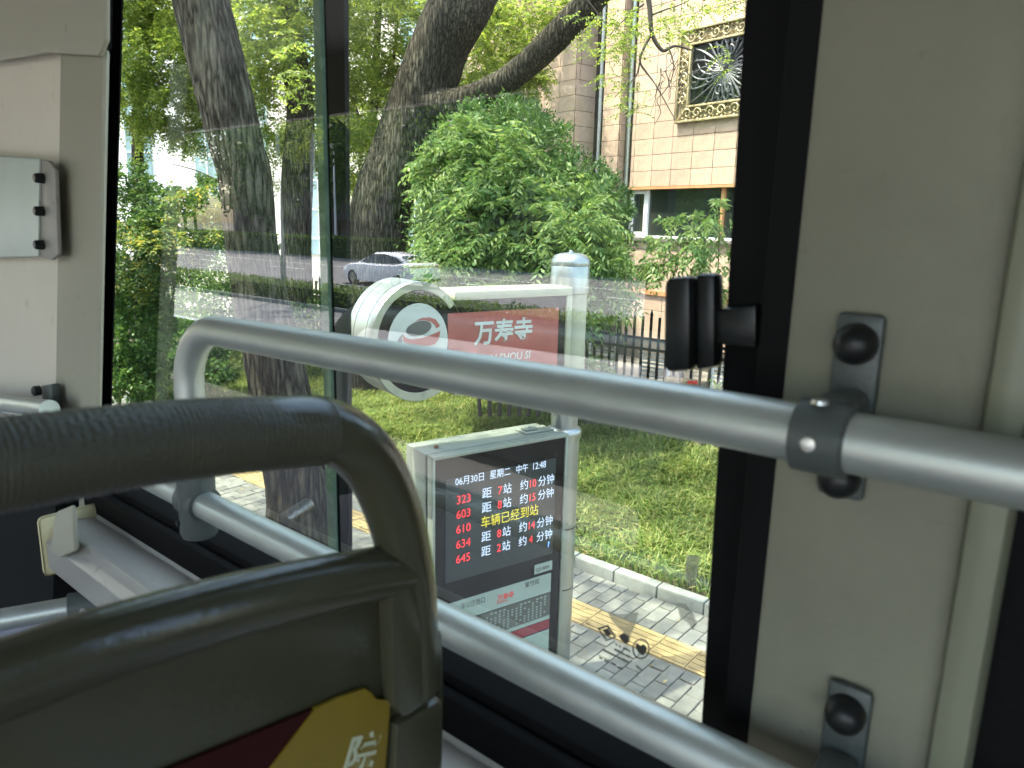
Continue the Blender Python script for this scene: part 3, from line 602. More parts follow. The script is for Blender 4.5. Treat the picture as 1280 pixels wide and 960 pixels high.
# red name sign with round end
sg = thing('stop_name_sign', K.p(.3, .09, 1.8), 'red bus stop name sign with round white emblem end, fixed to the pole', 'sign')
Y0, Y1 = -.02, .20; DC = (-.078, 2.086); DR = .264
fr_ = MB(); fr_.box(K, (.10, .775), (Y0, Y1), (2.262, 2.302)); fr_.box(K, (.10, .775), (Y0, Y1), (1.826, 1.866)); fr_.box(K, (.742, .775), (Y0, Y1), (1.866, 2.262))
fr_.build('box_frame', m_signcream, sg, .004)
box('back_panel', K, (.0, .742), (Y0 + .012, Y1 - .01), (1.866, 2.262), m_gloss, sg)
cK = K.p(DC[0], Y0, DC[1]); OV = .86
def oval(mb, c):
    mb.v = [tuple(np.array(p) + KX * ((np.array(p) - c) @ KX) * (OV - 1)) for p in mb.v]; return mb
rim = oval(MB().lathe(cK, KY, [(.004, DR - .004), (0, DR - .002), (.003, DR), (.06, DR), (.0605, DR - .004), (.0655, DR - .004), (.066, DR), (.188, DR), (.1885, DR - .004), (.1935, DR - .004), (.194, DR), (.255, DR), (.26, DR - .006), (.26, .1)], 72, cap0=False), cK).build('round_housing', m_steel, sg)
for y in (.0605, .1885): oval(MB().lathe(cK + KY * y, KY, [(0, DR - .0035), (.005, DR - .0035)], 72), cK).build('groove', m_black, rim)
rg = MB(); gs = np.linspace(math.radians(38), math.radians(322), 60)
V_ = []
for g in gs:
    d = KX * math.cos(g) * OV + Z * math.sin(g); V_ += [cK + d * (DR - .002) + KY * .001, cK + d * (DR - .034) + KY * .001, cK + d * (DR - .038) + KY * .009]
rg.add(V_, [(3 * i + k, 3 * i + k + 1, 3 * i + k + 4, 3 * i + k + 3) for i in range(59) for k in (0, 1)]); rg.build('ring_trim', m_signcream, sg)
oval(MB().lathe(cK + KY * .008, KY, [(0, .01), (0.0, DR - .034), (.02, DR - .034)], 64), cK).build('disc_face', m_gloss, sg)
eC = K.p(-.083, Y0 - .004, 2.088); em = oval(MB().lathe(eC, KY, [(0, .01), (0.0, .170), (.004, .170)], 48), eC).build('emblem_disc', m_signwhite, sg)
def ez(x, y):
    P = sP(430 + x / 5.646, 340 + y / 5.647, K.p(0, Y0, 0), KY); return P
def emb(name, pts, m, d): MB().prism([ez(*q) - KY * d for q in pts], KY * .0012).build(name, m, em, smooth=False)
c_, s_ = math.cos(-.30), math.sin(-.30)
emb('emblem_red', [(500, 345), (548, 322), (600, 318), (645, 335), (668, 368), (672, 384), (648, 396), (636, 372), (610, 350), (560, 338)], m_red, .0055)
emb('emblem_grey', [(525 + 92 * math.cos(t) * c_ - 50 * math.sin(t) * s_, 398 + 92 * math.cos(t) * s_ + 50 * math.sin(t) * c_) for t in np.linspace(0, 6.28, 29)[:-1]], m_signgrey, .0055)
emb('emblem_red', [(412, 440), (414, 485), (450, 512), (520, 524), (590, 520), (640, 508), (666, 470), (676, 414), (610, 444), (540, 466), (470, 474), (432, 462)], m_red, .0055)
emb('emblem_grey', [(372, 494), (388, 462), (414, 436), (404, 470), (408, 500)], m_signgrey, .0055)
rp_ = box('name_panel', K, (.066, .690), (Y0 - .0015, Y0 + .013), (1.895, 2.205), m_red, sg)
text('lettering', '万寿寺', K.p(.200, Y0 - .003, 2.064), KX, Z, .121, m_signwhite, rp_, .001, sx=.92, bold=.0028)
t_ = text('lettering', 'WAN SHOU SI', K.p(.205, Y0 - .003, 1.968), KX, Z, .050, m_signwhite, rp_, .001, sx=.98, bold=.0006); t_.data.shear = .12
box('sign_bracket', K, (.70, .80), (.07, .13), (1.90, 2.22), m_steel, sg)

# ================================================================== fence on the wall
FN = 7.45
def fa(u, v=440): return sN(u, v, FN) @ U
fc = thing('metal_fence', S(4.8, FN, .53), 'black metal bar fence with white louvre panels on the low wall', 'fence')
bar = MB().box(Fr((0, 0, 0), U, N), (-.012, .012), (-.012, .012), (0, 1.08)).mesh('bar'); bar.materials.append(m_black)
fin = MB().lathe((0, 0, 1.08), Z, [(0, .012), (.02, .022), (.05, .012), (.09, .002)], 6).mesh('finial'); fin.materials.append(m_black)
a = 2.4; i = 0
while a < 11.5:
    b_ = place('bar', bar, Matrix.Translation(Vector(tuple(S(a, FN, .53)))), fc)
    if i % 2 == 0: place('finial', fin, Matrix.Translation(Vector(tuple(S(a, FN, .53)))), fc)
    a += .107; i += 1
for z in (.58, 1.22, 1.34): box('rail', ST, (2.3, 11.6), (FN - .014, FN + .014), (z, z + .03), m_black, fc)
def louvre(a0, a1, pa):
    lv = MB().box(Fr((0, 0, 0), U, N), (-(a1 - a0) / 2 + .012, (a1 - a0) / 2 - .012), (-.003, .003), (0, .026)).mesh('slat'); lv.materials.append(m_white)
    z = .56
    while z < 1.20: place('slat', lv, Matrix.Translation(Vector(tuple(S((a0 + a1) / 2, FN + .04, z)))), pa); z += .0495
    for q in (a0, a1): box('louvre_stile', ST, (q - .012, q + .012), (FN + .03, FN + .05), (.55, 1.24), m_white, pa)
louvre(fa(767), fa(734), fc); louvre(fa(835), fa(800), fc); louvre(2.5, fa(888, 470), fc)
gp = thing('stone_post', S((fa(838) + fa(886)) / 2, 7.40, .53), 'short brown stone block with red marks on the wall beside the fence', 'stone block')
box('block', ST, (fa(886, 470), fa(838, 470)), (7.29, 7.44), (.53, .98), mat('brown_stone', (.17, .14, .10), .9, var=.3, vscale=9, bump=.4), gp, .012)
for k in range(4):
    c = sN(861 + k * 3.1, 478, 7.288); MB().box(Fr(c, U, N), (-.011, .011), (-.002, .002), (-.02, .02)).box(Fr(c, U, N), (-.016, .016), (-.0025, .0015), (-.004, .004)).build('red_mark', mat('red_mark', (.6, .06, .04), .6), gp, smooth=False)

# ================================================================== beige building on the right
e_ = np.array([.625, -.7806, 0]); n_ = np.array([-.7806, -.625, 0])
B = Fr((2.78, 13.0, 0), e_, n_)
bd = thing('tiled_building', B.p(0, 0, 0), 'cream tiled building with gilded ornament panels on the right', 'building')
box('wall', B, (-1.7, 6.0), (-6, 0), (3.30, 9.5), m_grout, bd); box('lower_wall', B, (-1.7, 6.0), (-6, 0), (0, 2.40), m_grout, bd)
box('back_wall', B, (-1.7, 6.0), (-6, -1.2), (2.40, 3.30), mat('room_wall', (.10, .09, .07), .9, var=.4, vscale=1.5), bd)
box('pier', B, (-7.5, -2.157), (-6, .5), (0, 9.5), m_grout, bd); box('pier', B, (-1.70, -1.275), (-.5, .22), (2.4, 9.5), m_grout, bd)
box('slot_glass', B, (-2.157, -1.70), (-.30, -.25), (2.0, 9.5), m_darkglass, bd)
def tile_mesh(w, h): me = MB().box(Fr((0, 0, 0), e_, n_), (.004, w - .004), (.0, .014), (.004, h - .004)).mesh('tile', .003, 1); me.materials.append(m_tile); return me
def tiles(s0, s1, y, z0, z1, w, h, skip=None):
    k = 0; cache = {}
    z = z0
    while z < z1 - .02:
        s = s1
        while s > s0 + .02:
            ww = min(w, s - s0); hh = min(h, z1 - z)
            if not (skip and s - ww / 2 > skip[0] and s - ww / 2 < skip[1] and z + hh / 2 > skip[2] and z + hh / 2 < skip[3]):
                key = (round(ww, 3), round(hh, 3))
                if key not in cache: cache[key] = tile_mesh(ww, hh)
                place('tile', cache[key], Matrix.Translation(Vector(tuple(B.p(s - ww, y, z)))), bd)
            s -= ww
        z += h
tiles(-1.16, 1.93, 0, 3.305, 6.8, .43, .27, (.2, .9, 4.5, 5.6))
tiles(-1.16, 1.50, 0, .60, 2.40, .86, .54)
tiles(-5.6, -2.157, .5, 3.6, 7.2, .43, .27, (-4.4, -3.4, 4.5, 5.5))
tiles(-1.70, -1.275, .22, 3.305, 7.2, .43, .27)
rt = MB().box(Fr((0, 0, 0), n_, e_), (.004, .496), (0, .014), (.004, .266)).mesh('tile', .003, 1); rt.materials.append(m_tile)
for k in range(14): place('tile', rt, Matrix.Translation(Vector(tuple(B.p(-2.157, 0, 3.6 + k * .27)))), bd)
rt = MB().box(Fr((0, 0, 0), n_, e_), (.004, .216), (0, .014), (.004, .266)).mesh('tile', .003, 1); rt.materials.append(m_return)
for k in range(15): place('tile', rt, Matrix.Translation(Vector(tuple(B.p(-1.275, 0, 3.305 + k * .27)))), bd)
MB().tube([B.p(-1.205, .06, 0), B.p(-1.205, .06, 9)], .04, 12).build('downpipe', m_steel, bd)
MB().tube([B.p(-2.09, -.08, 0), B.p(-2.09, -.08, 9)], .035, 12).build('downpipe', m_white, bd)
box('soffit_trim', B, (-1.7, 6), (-.4, .035), (3.262, 3.302), m_orange, bd); box('sill', B, (-1.16, 6), (-.3, .08), (2.36, 2.42), m_concrete, bd, .006)
box('lower_trim', B, (-1.7, 6), (.016, .05), (1.42, 1.50), m_orange, bd)
for (s0, s1) in ((-1.14, -.85), (-.76, .80), (.86, 2.6)):
    w_ = box('window_pane', B, (s0, s1), (-.125, -.115), (2.46, 3.262), m_darkglass, bd)
wf = MB(); wf.box(B, (-.85, -.76), (-.15, -.06), (2.42, 3.262)); wf.box(B, (-1.16, -.85), (-.15, -.06), (2.42, 2.52)); wf.box(B, (-1.16, -.85), (-.15, -.06), (3.19, 3.262)); wf.box(B, (-1.20, -1.13), (-.15, -.06), (2.52, 3.19))
wf.build('window_frame', m_white, bd, .004); box('window_frame', B, (.80, .86), (-.15, -.06), (2.42, 3.262), m_orange, bd, .004)
box('window_frame', B, (-.76, 2.6), (-.15, -.06), (2.42, 2.46), m_white, bd)
box('curtain', B, (-.62, -.34), (-.35, -.32), (2.42, 3.2), m_facade, bd)
# gilded ornament panels
def curl(c, ex, ez, r, turns, w, flip=1, lift=.03):
    pts = []; rad = []
    for t in np.linspace(0, 1, 22):
        g = turns * 2 * math.pi * t * flip; rr = r * (1 - .82 * t)
        pts.append(c + ex * (rr * math.cos(g) - r * .2) + ez * rr * math.sin(g) + n_ * lift * (1 - .3 * t)); rad.append(w * (1 - .45 * t))
    return pts, rad
def ornament(s0, s1, z0, z1, y, label):
    o = bd
    W, H = s1 - s0, z1 - z0; bw = .26
    fb = MB()
    for (a0, a1, b0, b1) in ((s0, s1, z0, z0 + bw), (s0, s1, z1 - bw, z1), (s0, s0 + bw, z0 + bw, z1 - bw), (s1 - bw, s1, z0 + bw, z1 - bw)): fb.box(B, (a0, a1), (y + .014, y + .05), (b0, b1))
    fr = tag(fb.build('ornament_frame', m_goldback, o), label)
    ed = MB()
    for d, t in ((0, .035), (bw - .035, .035)):
        a0, a1, b0, b1 = s0 + d, s1 - d, z0 + d, z1 - d
        ed.box(B, (a0, a1), (y + .02, y + .10), (b0, b0 + t)); ed.box(B, (a0, a1), (y + .02, y + .10), (b1 - t, b1)); ed.box(B, (a0, a0 + t), (y + .02, y + .1), (b0 + t, b1 - t)); ed.box(B, (a1 - t, a1), (y + .02, y + .1), (b0 + t, b1 - t))
    for (ca, cb, da, db) in ((s0, z0, 1, 1), (s1, z0, -1, 1), (s0, z1, 1, -1), (s1, z1, -1, -1)):
        ed.tube([B.p(ca, y + .075, cb), B.p(ca + da * bw, y + .075, cb + db * bw)], .018, 6)
    ed.build('gilt_edge', m_gold, fr, .006)
    def scroll(cs, cz, ex, ez, flip):
        mb = MB(); p, r = curl(B.p(cs, y + .06, cz), ex, ez, .085, 1.25, .017, flip); mb.tube(p, r, 6)
        for g in np.linspace(.3, 5.6, 7):
            d = ex * math.cos(g) + ez * math.sin(g); c0 = B.p(cs, y + .07, cz)
            mb.tube([c0 + d * .075, c0 + d * .10 + n_ * .02, c0 + d * .118 - n_ * .01], [.012, .014, .003], 5)
        mb.build('scroll', m_gold, fr)
    k = int((W - bw) / .21)
    for i in range(k):
        s = s0 + bw * .9 + i * (W - 1.8 * bw) / (k - 1)
        for z, q in ((z0 + bw / 2, 1), (z1 - bw / 2, -1)): scroll(s, z, e_ * (1 if i % 2 else -1), Z * q, 1)
    for i in range(1, k - 1):
        z = z0 + bw * .9 + i * (H - 1.8 * bw) / (k - 1)
        for s, q in ((s0 + bw / 2, 1), (s1 - bw / 2, -1)): scroll(s, z, Z * (1 if i % 2 else -1), e_ * q, 1)
    ip = box('iron_panel', B, (s0 + bw, s1 - bw), (y + .014, y + .03), (z0 + bw, z1 - bw), m_bolt, o)
    cs, cz = (s0 + s1) / 2, (z0 + z1) / 2; hw = W / 2 - bw; hz_ = H / 2 - bw
    for q in range(4):
        for dsgn in (-1, 1):
            for j in range(5):
                g0 = math.pi / 4 + q * math.pi / 2 + dsgn * (.06 + j * .17); L = hw * (1.32 - .12 * j); pts = []; rad = []
                for t in np.linspace(.08, 1, 10):
                    g = g0 + dsgn * .55 * t * t * (.4 + .25 * j); rr = min(L * t, hw * 1.30)
                    ss = max(-hw * .97, min(hw * .97, rr * math.cos(g))); zz = max(-hz_ * .97, min(hz_ * .97, rr * math.sin(g)))
                    pts.append(B.p(cs + ss, y + .04 + .03 * math.sin(t * 3), cz + zz)); rad.append(.006 + .016 * math.sin(math.pi * min(1, t * 1.02)) ** .8)
                MB().tube(pts, rad, 6).build('acanthus_leaf', m_iron, ip)
        g = q * math.pi / 2; ex = e_ * math.cos(g) + Z * math.sin(g); ez2 = np.cross(n_, ex)
        for fl in (-1, 1):
            p, r = curl(B.p(cs, y + .05, cz) + ex * hz_ * .62 + ez2 * fl * hz_ * .17, ex, ez2 * fl, .085, 1.2, .018); MB().tube(p, r, 6).build('iron_scroll', m_iron, ip)
ornament(-.145, 1.72, 4.315, 5.755, 0, 'gilded square frame around a black cast panel, right of the twigs')
ornament(-4.69, -3.25, 4.315, 5.755, .5, 'gilded frame half hidden by the forked tree branch')

# ================================================================== far buildings
def far_building(x0, x1, y, h, m, label, bays, name='office_building'):
    f = Fr((0, y, 0), (1, 0, 0), (0, -1, 0)); b = thing(name, (.5 * (x0 + x1), y, 0), label, 'building')
    box('wall', f, (x0, x1), (-8, 0), (-.2, h), m, b)
    for (a0, a1) in bays:
        w = box('glass_bay', f, (a0, a1), (.0, .12), (.8, h - .6), m_blueglass, b)
        for z in np.arange(1.6, h - 1, 1.5): box('transom', f, (a0, a1), (.12, .18), (z, z + .07), m_white, w)
        for s in np.linspace(a0, a1, 4)[1:-1]: box('glazing_bar', f, (s - .03, s + .03), (.12, .19), (.8, h - .6), m_white, w)
    return b
far_building(-34, -13.2, 44, 24, m_facade, 'white office building with pale blue glass bays far behind the left trees', [(-28.5, -26.2), (-22.3, -20.9), (-18.4, -16.4), (-15.2, -14.2)])
far_building(-12.6, 1.5, 40, 20, mat('pale_pink_facade', (.72, .62, .52), .7), 'pale pink building behind the middle trees', [(-11.5, -9.8), (-6, -4)], 'apartment_building')

# ================================================================== the bus around the camera
H0 = EYE
def W(a, c, z): return S(a, GLASS - c, H0 + z)         # along, inward from the glass, above the eye
BW = Fr(S(0, GLASS, H0), U, -N)                        # x forward, y inward, z up from eye height
def wp(u, v, c): return sN(u, v, GLASS - c)
def slab(name, pix, c0, c1, m, parent=None, bevel=0):
    """prism whose outline is traced on the plane c0 and which goes back to c1"""
    return MB().prism([wp(u, v, c0) for u, v in pix], N * (c0 - c1)).build(name, m, parent, bevel)
# shell
struct(box('bus_floor', BW, (-4, 7.2), (-.02, 2.42), (-1.30, -1.22), m_floor)); struct(box('bus_ceiling', BW, (-4, 7.2), (-.05, 2.42), (.95, 1.0), m_ceil))
bw = struct(box('bus_wall', BW, (-4, 7.2), (-.03, .055), (-1.22, -.56), m_lav))
box('window_header', BW, (-4, 7.2), (-.03, .05), (.55, .95), m_pillar, bw)
box('black_trim', BW, (-4, 7.2), (-.03, .052), (-.56, -.445), m_blackwall, bw, .004)
box('trim_ledge', BW, (-1.0, 1.34), (.052, .07), (-.50, -.455), m_blackwall, bw, .006)
sb = MB().prism([BW.p(1.285, y, z) for y, z in ((.055, -.575), (.055, -.500), (.066, -.492), (.074, -.500), (.122, -.490), (.135, -.492), (.138, -.510), (.150, -.520), (.150, -.565), (.14, -.575))], U * -2.2)
sb.build('sill_beam', m_sill, bw, .002)
box('caulk_joint', BW, (1.2855, 1.295), (.056, .156), (-.58, -.478), m_cream, bw, .008)
# right pillar
rpil = box('window_pillar', BW, (.045, .166), (-.02, .055), (-1.22, .95), m_pillar2, bw, .008)
box('pillar_edge_strip', BW, (.030, .052), (.02, .066), (-1.22, .95), mat('pale_green_strip', (.20, .205, .14), .4), bw, .008)
box('rear_window_seal', BW, (-.20, .030), (-.01, .03), (-.6, .95), m_rubber, bw)
# left pillar (raked) and the liner in front of it
slab('window_pillar', [(128, 60), (117, 640), (66, 645), (74, 60)], .062, .050, m_pillar, bw, .006)
slab('pillar_foot', [(88, 632), (68, 640), (60, 690), (74, 698), (92, 690)], .155, .145, m_pillar, bw, .006)
slab('window_seal', [(126, 60), (118, 640), (90, 645), (90, 60)], .049, .040, m_rubber, bw)
slab('liner_panel', [(78, 60), (70, 660), (-300, 700), (-300, 40)], .050, .0, m_pale, bw, .004)
slab('cove_panel', [(130, -400), (130, 50), (122, 70), (60, 66), (-10, 78), (-320, 90), (-320, -400)], .075, .066, m_pillar, bw, .004)
slab('cove_backing', [(140, -400), (132, 60), (60, 60), (60, -400)], .060, .052, m_rubber, bw)
slab('dark_console', [(70, 610), (66, 760), (-320, 900), (-320, 610)], .10, .0, m_frame, bw)
# other side of the bus, seen only as reflections in the glass
ow = struct(box('far_bus_wall', BW, (-4, 7.2), (2.35, 2.42), (-1.22, -.80), m_lav)); box('window_header', BW, (-4, 7.2), (2.35, 2.42), (.62, .95), m_pillar, ow)
for a0, a1 in ((-4, -3.4), (-.75, -.65), (1.55, 1.63), (6.25, 7.2)): box('far_window_pillar', BW, (a0, a1), (2.35, 2.42), (-.80, .62), m_frame, ow)
box('rear_light_blocker', BW, (-4, -.55), (-.03, .046), (-.555, .545), m_ceil, bw); box('front_light_blocker', BW, (1.9, 7.2), (-.03, .04), (-.555, .545), m_ceil, bw)  # added solid panels over the side windows, out of view, cutting interior light
fbk = struct(box('front_bulkhead', BW, (7.2, 7.26), (-.03, 2.42), (-1.22, -.35), m_pale)); box('windscreen_header', BW, (7.2, 7.26), (-.03, 2.42), (.45, .95), m_pale, fbk)
struct(box('rear_bulkhead', BW, (-4.06, -4), (-.03, 2.42), (-1.22, .95), m_pale))

# ---- window
wd = thing('side_window', W(.75, 0, -.4), 'large bus side window with black seals and a sliding pane', 'window')
def gl(u, v): return wp(u, v, 0)
MB().add([BW.p(.72, 0, -.45), BW.p(.72, 0, .56), BW.p(1.52, 0, .56), BW.p(1.52, 0, -.45)], [(0, 1, 2, 3)]).build('glass_pane', m_glass, wd, smooth=False)
MB().add([BW.p(.15, 0, -.45), BW.p(.15, 0, .56), BW.p(.71, 0, .56), BW.p(.71, 0, -.45)], [(0, 1, 2, 3)]).build('glass_pane', m_glass, wd, smooth=False)
slab('window_seal', [(178, -700), (152, 0), (138, 505), (130, 760), (40, 760), (60, -700)], .004, .0015, m_rubber, wd)
slab('window_seal', [(166, -420), (131, 40), (125, 300), (118, 640), (100, 640), (100, -420)], .030, .022, m_rubber, wd, .002)
slab('window_seal', [(975, -700), (932, 0), (877, 905), (860, 1200), (1060, 1200), (1060, -700)], .006, -.03, m_frame, wd)
box('window_seal', BW, (.160, .185), (.0, .052), (-.5, .9), m_rubber, wd, .004)
slab('pane_edge', [(390, -420), (391, 0), (405, 500), (412, 760), (420, 760), (413, 500), (399, 0), (398, -420)], -.003, -.009, m_gedge, wd)
slab('pane_frame', [(397, -420), (400, 0), (404, 300), (411, 500), (419, 760), (436, 760), (435, 500), (433, 300), (430, 0), (428, -420)], -.012, -.018, m_frame, wd)
lt = slab('window_latch', [(836, 347), (862, 345), (862, 464), (832, 466), (828, 455), (829, 352)], .030, .012, m_bolt, wd, .004)
slab('latch_grip', [(868, 342), (893, 342), (893, 460), (868, 464)], .022, .004, m_bolt, lt, .004)
slab('latch_arm', [(885, 388), (945, 380), (945, 436), (885, 430)], .016, .002, m_bolt, lt, .003)
# etched maker's mark and a smear on the pane
m_mark = mat('etched_mark', (.10, .095, .08), .8)
mk = MB()
def mz(x, y): return (680 + x / 6.4, 700 + y / 6.4)
def flat(mb, pts, c=.0012): mb.prism([wp(*mz(*q), c) for q in pts], N * .0006)
flat(mk, [(428, 545), (510, 520), (516, 530), (440, 556)]); flat(mk, [(428, 545), (440, 552), (498, 628), (490, 640)]); flat(mk, [(510, 520), (572, 610), (562, 616), (500, 528)]); flat(mk, [(490, 640), (572, 610), (572, 620), (494, 650)])
flat(mk, [(470, 560), (510, 548), (540, 598), (505, 612)])
for rr, cc in ((1, (775, 712)),):
    for k in range(20):
        g, g2 = k * .31416, (k + 1) * .31416
        flat(mk, [(cc[0] + 70 * math.cos(g), cc[1] + 82 * math.sin(g)), (cc[0] + 70 * math.cos(g2), cc[1] + 82 * math.sin(g2)), (cc[0] + 60 * math.cos(g2), cc[1] + 71 * math.sin(g2)), (cc[0] + 60 * math.cos(g), cc[1] + 71 * math.sin(g))])
flat(mk, [(728, 680), (745, 665), (770, 690), (790, 675), (815, 690), (822, 725), (790, 765), (750, 735)])
flat(mk, [(600, 600), (640, 585), (675, 615), (680, 660), (650, 672), (615, 640)])
for (x0, y0, x1, y1, k) in ((570, 665, 690, 725, 8), (545, 700, 690, 770, 9), (475, 715, 680, 815, 14), (440, 770, 575, 835, 10), (585, 850, 630, 862, 3), (735, 840, 790, 880, 4)):
    for j in range(k):
        if random.random() < .12: continue
        x = x0 + (x1 - x0) * j / k; y = y0 + (y1 - y0) * j / k
        flat(mk, [(x, y), (x + (x1 - x0) / k * .72, y + 4), (x + (x1 - x0) / k * .72 + 3, y + 20), (x + 3, y + 17)])
mo = mk.build('etched_mark', m_mark, wd, smooth=False)
sm = bpy.data.materials.new('dried_smear'); sm.use_nodes = True; nt = sm.node_tree; t_ = nt.nodes.new('ShaderNodeBsdfTransparent'); mx = nt.nodes.new('ShaderNodeMixShader'); mx.inputs[0].default_value = .45
nt.nodes['Principled BSDF'].inputs['Base Color'].default_value = (.36, .35, .27, 1); nt.links.new(t_.outputs[0], mx.inputs[1]); nt.links.new(nt.nodes['Principled BSDF'].outputs[0], mx.inputs[2]); nt.links.new(mx.outputs[0], nt.nodes['Material Output'].inputs['Surface'])
def smear(pts): MB().prism([wp(*mz(*q), .0006) for q in pts], N * .0004).build('dried_smear', sm, wd, smooth=False)
smear([(508, 415), (560, 430), (630, 435), (690, 425), (755, 420), (735, 500), (700, 580), (682, 650), (660, 600), (590, 540), (540, 480)])
smear([(1060, 345), (1130, 350), (1200, 440), (1215, 520), (1190, 560), (1150, 500), (1090, 470)])
smear([(1140, -40), (1250, -30), (1230, 120), (1200, 210), (1150, 200), (1130, 80)])

# ---- handrails
RR = .0172; CR = .11
def arc_rail(): 
    p = [W(-.60, CR, -.1105), W(.20, CR, -.1135), W(.775, CR, -.124)]
    c0 = np.array([.775, -.199]); R0 = .075
    for g in np.linspace(math.pi / 2, 0, 9)[1:]: p.append(W(c0[0] + R0 * math.cos(g), CR, c0[1] + R0 * math.sin(g)))
    p += [W(.850, CR, -.26), W(.850, CR, -.36)]; return p
ur = thing('upper_handrail', W(.2, CR, -.1135), 'upper silver handrail crossing the window and bending down at its far end', 'handrail')
MB().tube(arc_rail(), RR, 28).build('rail_tube', m_rail, ur)
lr = thing('lower_handrail', W(.2, CR, -.345), 'lower silver handrail running along the window sill below the kiosk', 'handrail')
MB().tube([W(-.60, CR, -.345), W(1.6, CR, -.345)], RR * .98, 28).build('rail_tube', m_rail, lr)
sk = MB().tube([W(.850, CR, -.285), W(.850, CR, -.30), W(.850, CR, -.385), W(.850, CR, -.39)], [.021, .0225, .0225, .02], 24).build('post_socket', m_clamp, ur)
MB().tube([W(.830, CR, -.345), W(.872, CR, -.345)], .0215, 24).build('socket_sleeve', m_clamp, sk)
MB().lathe(W(.858, CR + .020, -.37), -N, [(0, .004), (.004, .004)], 10).build('screw', m_bolt, sk)
def clamp(par, a, z, up=True):
    q = MB().tube([W(a - .0145, CR, z), W(a - .0135, CR, z), W(a + .0135, CR, z), W(a + .0145, CR, z)], [.0195, .0215, .0215, .0195], 28).build('clamp_ring', m_clamp, par)
    MB().lathe(W(a + .002, CR + .0212, z), -N, [(0, .0042), (.0012, .0040), (.0016, .002)], 14).build('screw', m_screw, q); MB().lathe(W(a + .002, CR + .008, z + .0205), Z, [(0, .005), (.002, .0045), (.0025, .002)], 12).build('screw', m_screw, q)
    br = MB().box(BW, (a - .013, a + .015), (.055, .063), (z - .050, z + .066)).build('clamp_plate', m_clamp, par, .004)
    MB().box(BW, (a - .012, a + .012), (.063, .098), (z - .022, z + .022)).build('clamp_arm', m_clamp, par, .008)
    for dz in (.048, -.036):
        MB().lathe(W(a + .001, .063, z + dz), -N, [(0, .0125), (.004, .0125), (.009, .0115), (.0135, .008), (.0155, .003)], 20).build('bolt_cap', m_bolt, br)
clamp(ur, .119, -.113); clamp(lr, .098, -.352)
# short cross rail at lower left with its end clamp
e1 = W(1.19, .105, -.607); d_ = ray(-140, 800); e2 = CAM + d_ * ((H0 - .607 - EYE) / d_[2])
cr = thing('cross_rail', e1, 'short pale horizontal rail with dark end clamp at the lower left', 'handrail')
MB().tube([e1, e2], .0165, 24).build('rail_tube', m_rail, cr); q = _n(e2 - e1)
ck = MB().tube([e1 - q * .012, e1 + q * .05, e1 + q * .052], [.022, .022, .019], 24).build('end_clamp', m_clamp, cr)
MB().lathe(e1 + q * .03 + np.cross(q, Z) * -.021 * (1 if np.cross(q, Z)[1] > 0 else -1), _n(np.cross(q, Z)) * (-1 if np.cross(q, Z)[1] > 0 else 1), [(0, .005), (.002, .004)], 10).build('screw', m_screw, ck)
slab('clamp_flange', [(133, 724), (146, 735), (150, 765), (140, 775), (134, 770)], .12, .06, m_clamp, ck, .004)
# bolted metal bracket and small rail on the front pillar
bk = thing('metal_bracket', wp(40, 260, .10), 'pale metal bracket plate with three black bolts on the left pillar', 'bracket')
slab('plate', [(46, 199), (60, 201), (68, 212), (72, 318), (64, 325), (46, 320)], .085, .078, m_sill, bk, .002)
slab('arm', [(-260, 180), (48, 198), (47, 321), (-260, 330)], .0895, .084, mat('pale_metal', (.52, .56, .50), .42, metal=.3, var=.05), bk, .004)
for v in (223, 264, 306): MB().lathe(wp(54, v, .086), -N, [(0, .0085), (.010, .0085), (.013, .006)], 6).build('bolt', m_bolt, bk)
sr = thing('front_rail_end', wp(40, 500, .10), 'pale rail end with a small grey bracket at the foot of the left pillar', 'handrail')
f1 = wp(62, 512, .11); f2 = wp(-200, 478, .16); MB().tube([f1, f2], .016, 20).build('rail_tube', m_rail, sr)
slab('bracket', [(50, 482), (64, 480), (66, 512), (40, 510), (36, 500), (52, 498)], .085, .07, m_clamp, sr, .003)
MB().lathe(wp(50, 488, .088), -N, [(0, .009), (.01, .009), (.013, .005)], 12).build('bolt', m_bolt, sr)

# ---- seat in front
SO = CAM + ray(410, 537) / FPX * .44
SW = _n(Z * math.cos(.04) - U * math.sin(.04)); SNn = _n(np.cross(N, SW)); SNn = SNn if SNn @ U < 0 else -SNn    # towards the camera (rear)
def sp(u, v, d=0): return sP(u, v, SO + SNn * d, SNn)
st = thing('passenger_seat', sp(300, 960), 'olive grey passenger seat back with loop handle and a yellow advert', 'seat')
hp = smooth_path([sp(-240, 612), sp(-100, 596), sp(0, 581), (sp(200, 553)), sp(300, 544), sp(395, 537), sp(438, 553), sp(470, 588), sp(492, 640), sp(505, 690), sp(513, 740), sp(517, 800), sp(518, 860)], 60)
MB().tube(hp, [.0199] * 22 + list(np.linspace(.0199, .0180, 38)), 28).build('handle', m_seat, st)
gm = smooth_path([sp(-240, 612), sp(-100, 596), sp(0, 581), (sp(200, 553)), sp(300, 544), sp(400, 538.5)], 260)
gt = MB().tube(gm, [.0203 + (.00035 if i % 3 == 0 else 0) for i in range(260)], 36).build('ribbed_grip', mat('grip_rubber', (.052, .051, .030), .40, bump=.25, bscale=420), st)
MB().tube(smooth_path([sp(-240, 920), sp(0, 850), sp(120, 808), sp(300, 755), sp(440, 723), sp(500, 712)], 40), [.0182] * 40, 24, squash=1).build('top_rail', m_seat, st)
bkp = [(-260, 925), (0, 845), (120, 805), (300, 752), (470, 715), (556, 790), (558, 870), (552, 1150), (-260, 1150)]
MB().prism([sp(u, v, .004) for u, v in bkp], SNn * -.03).build('back_shell', m_seat, st, .006)
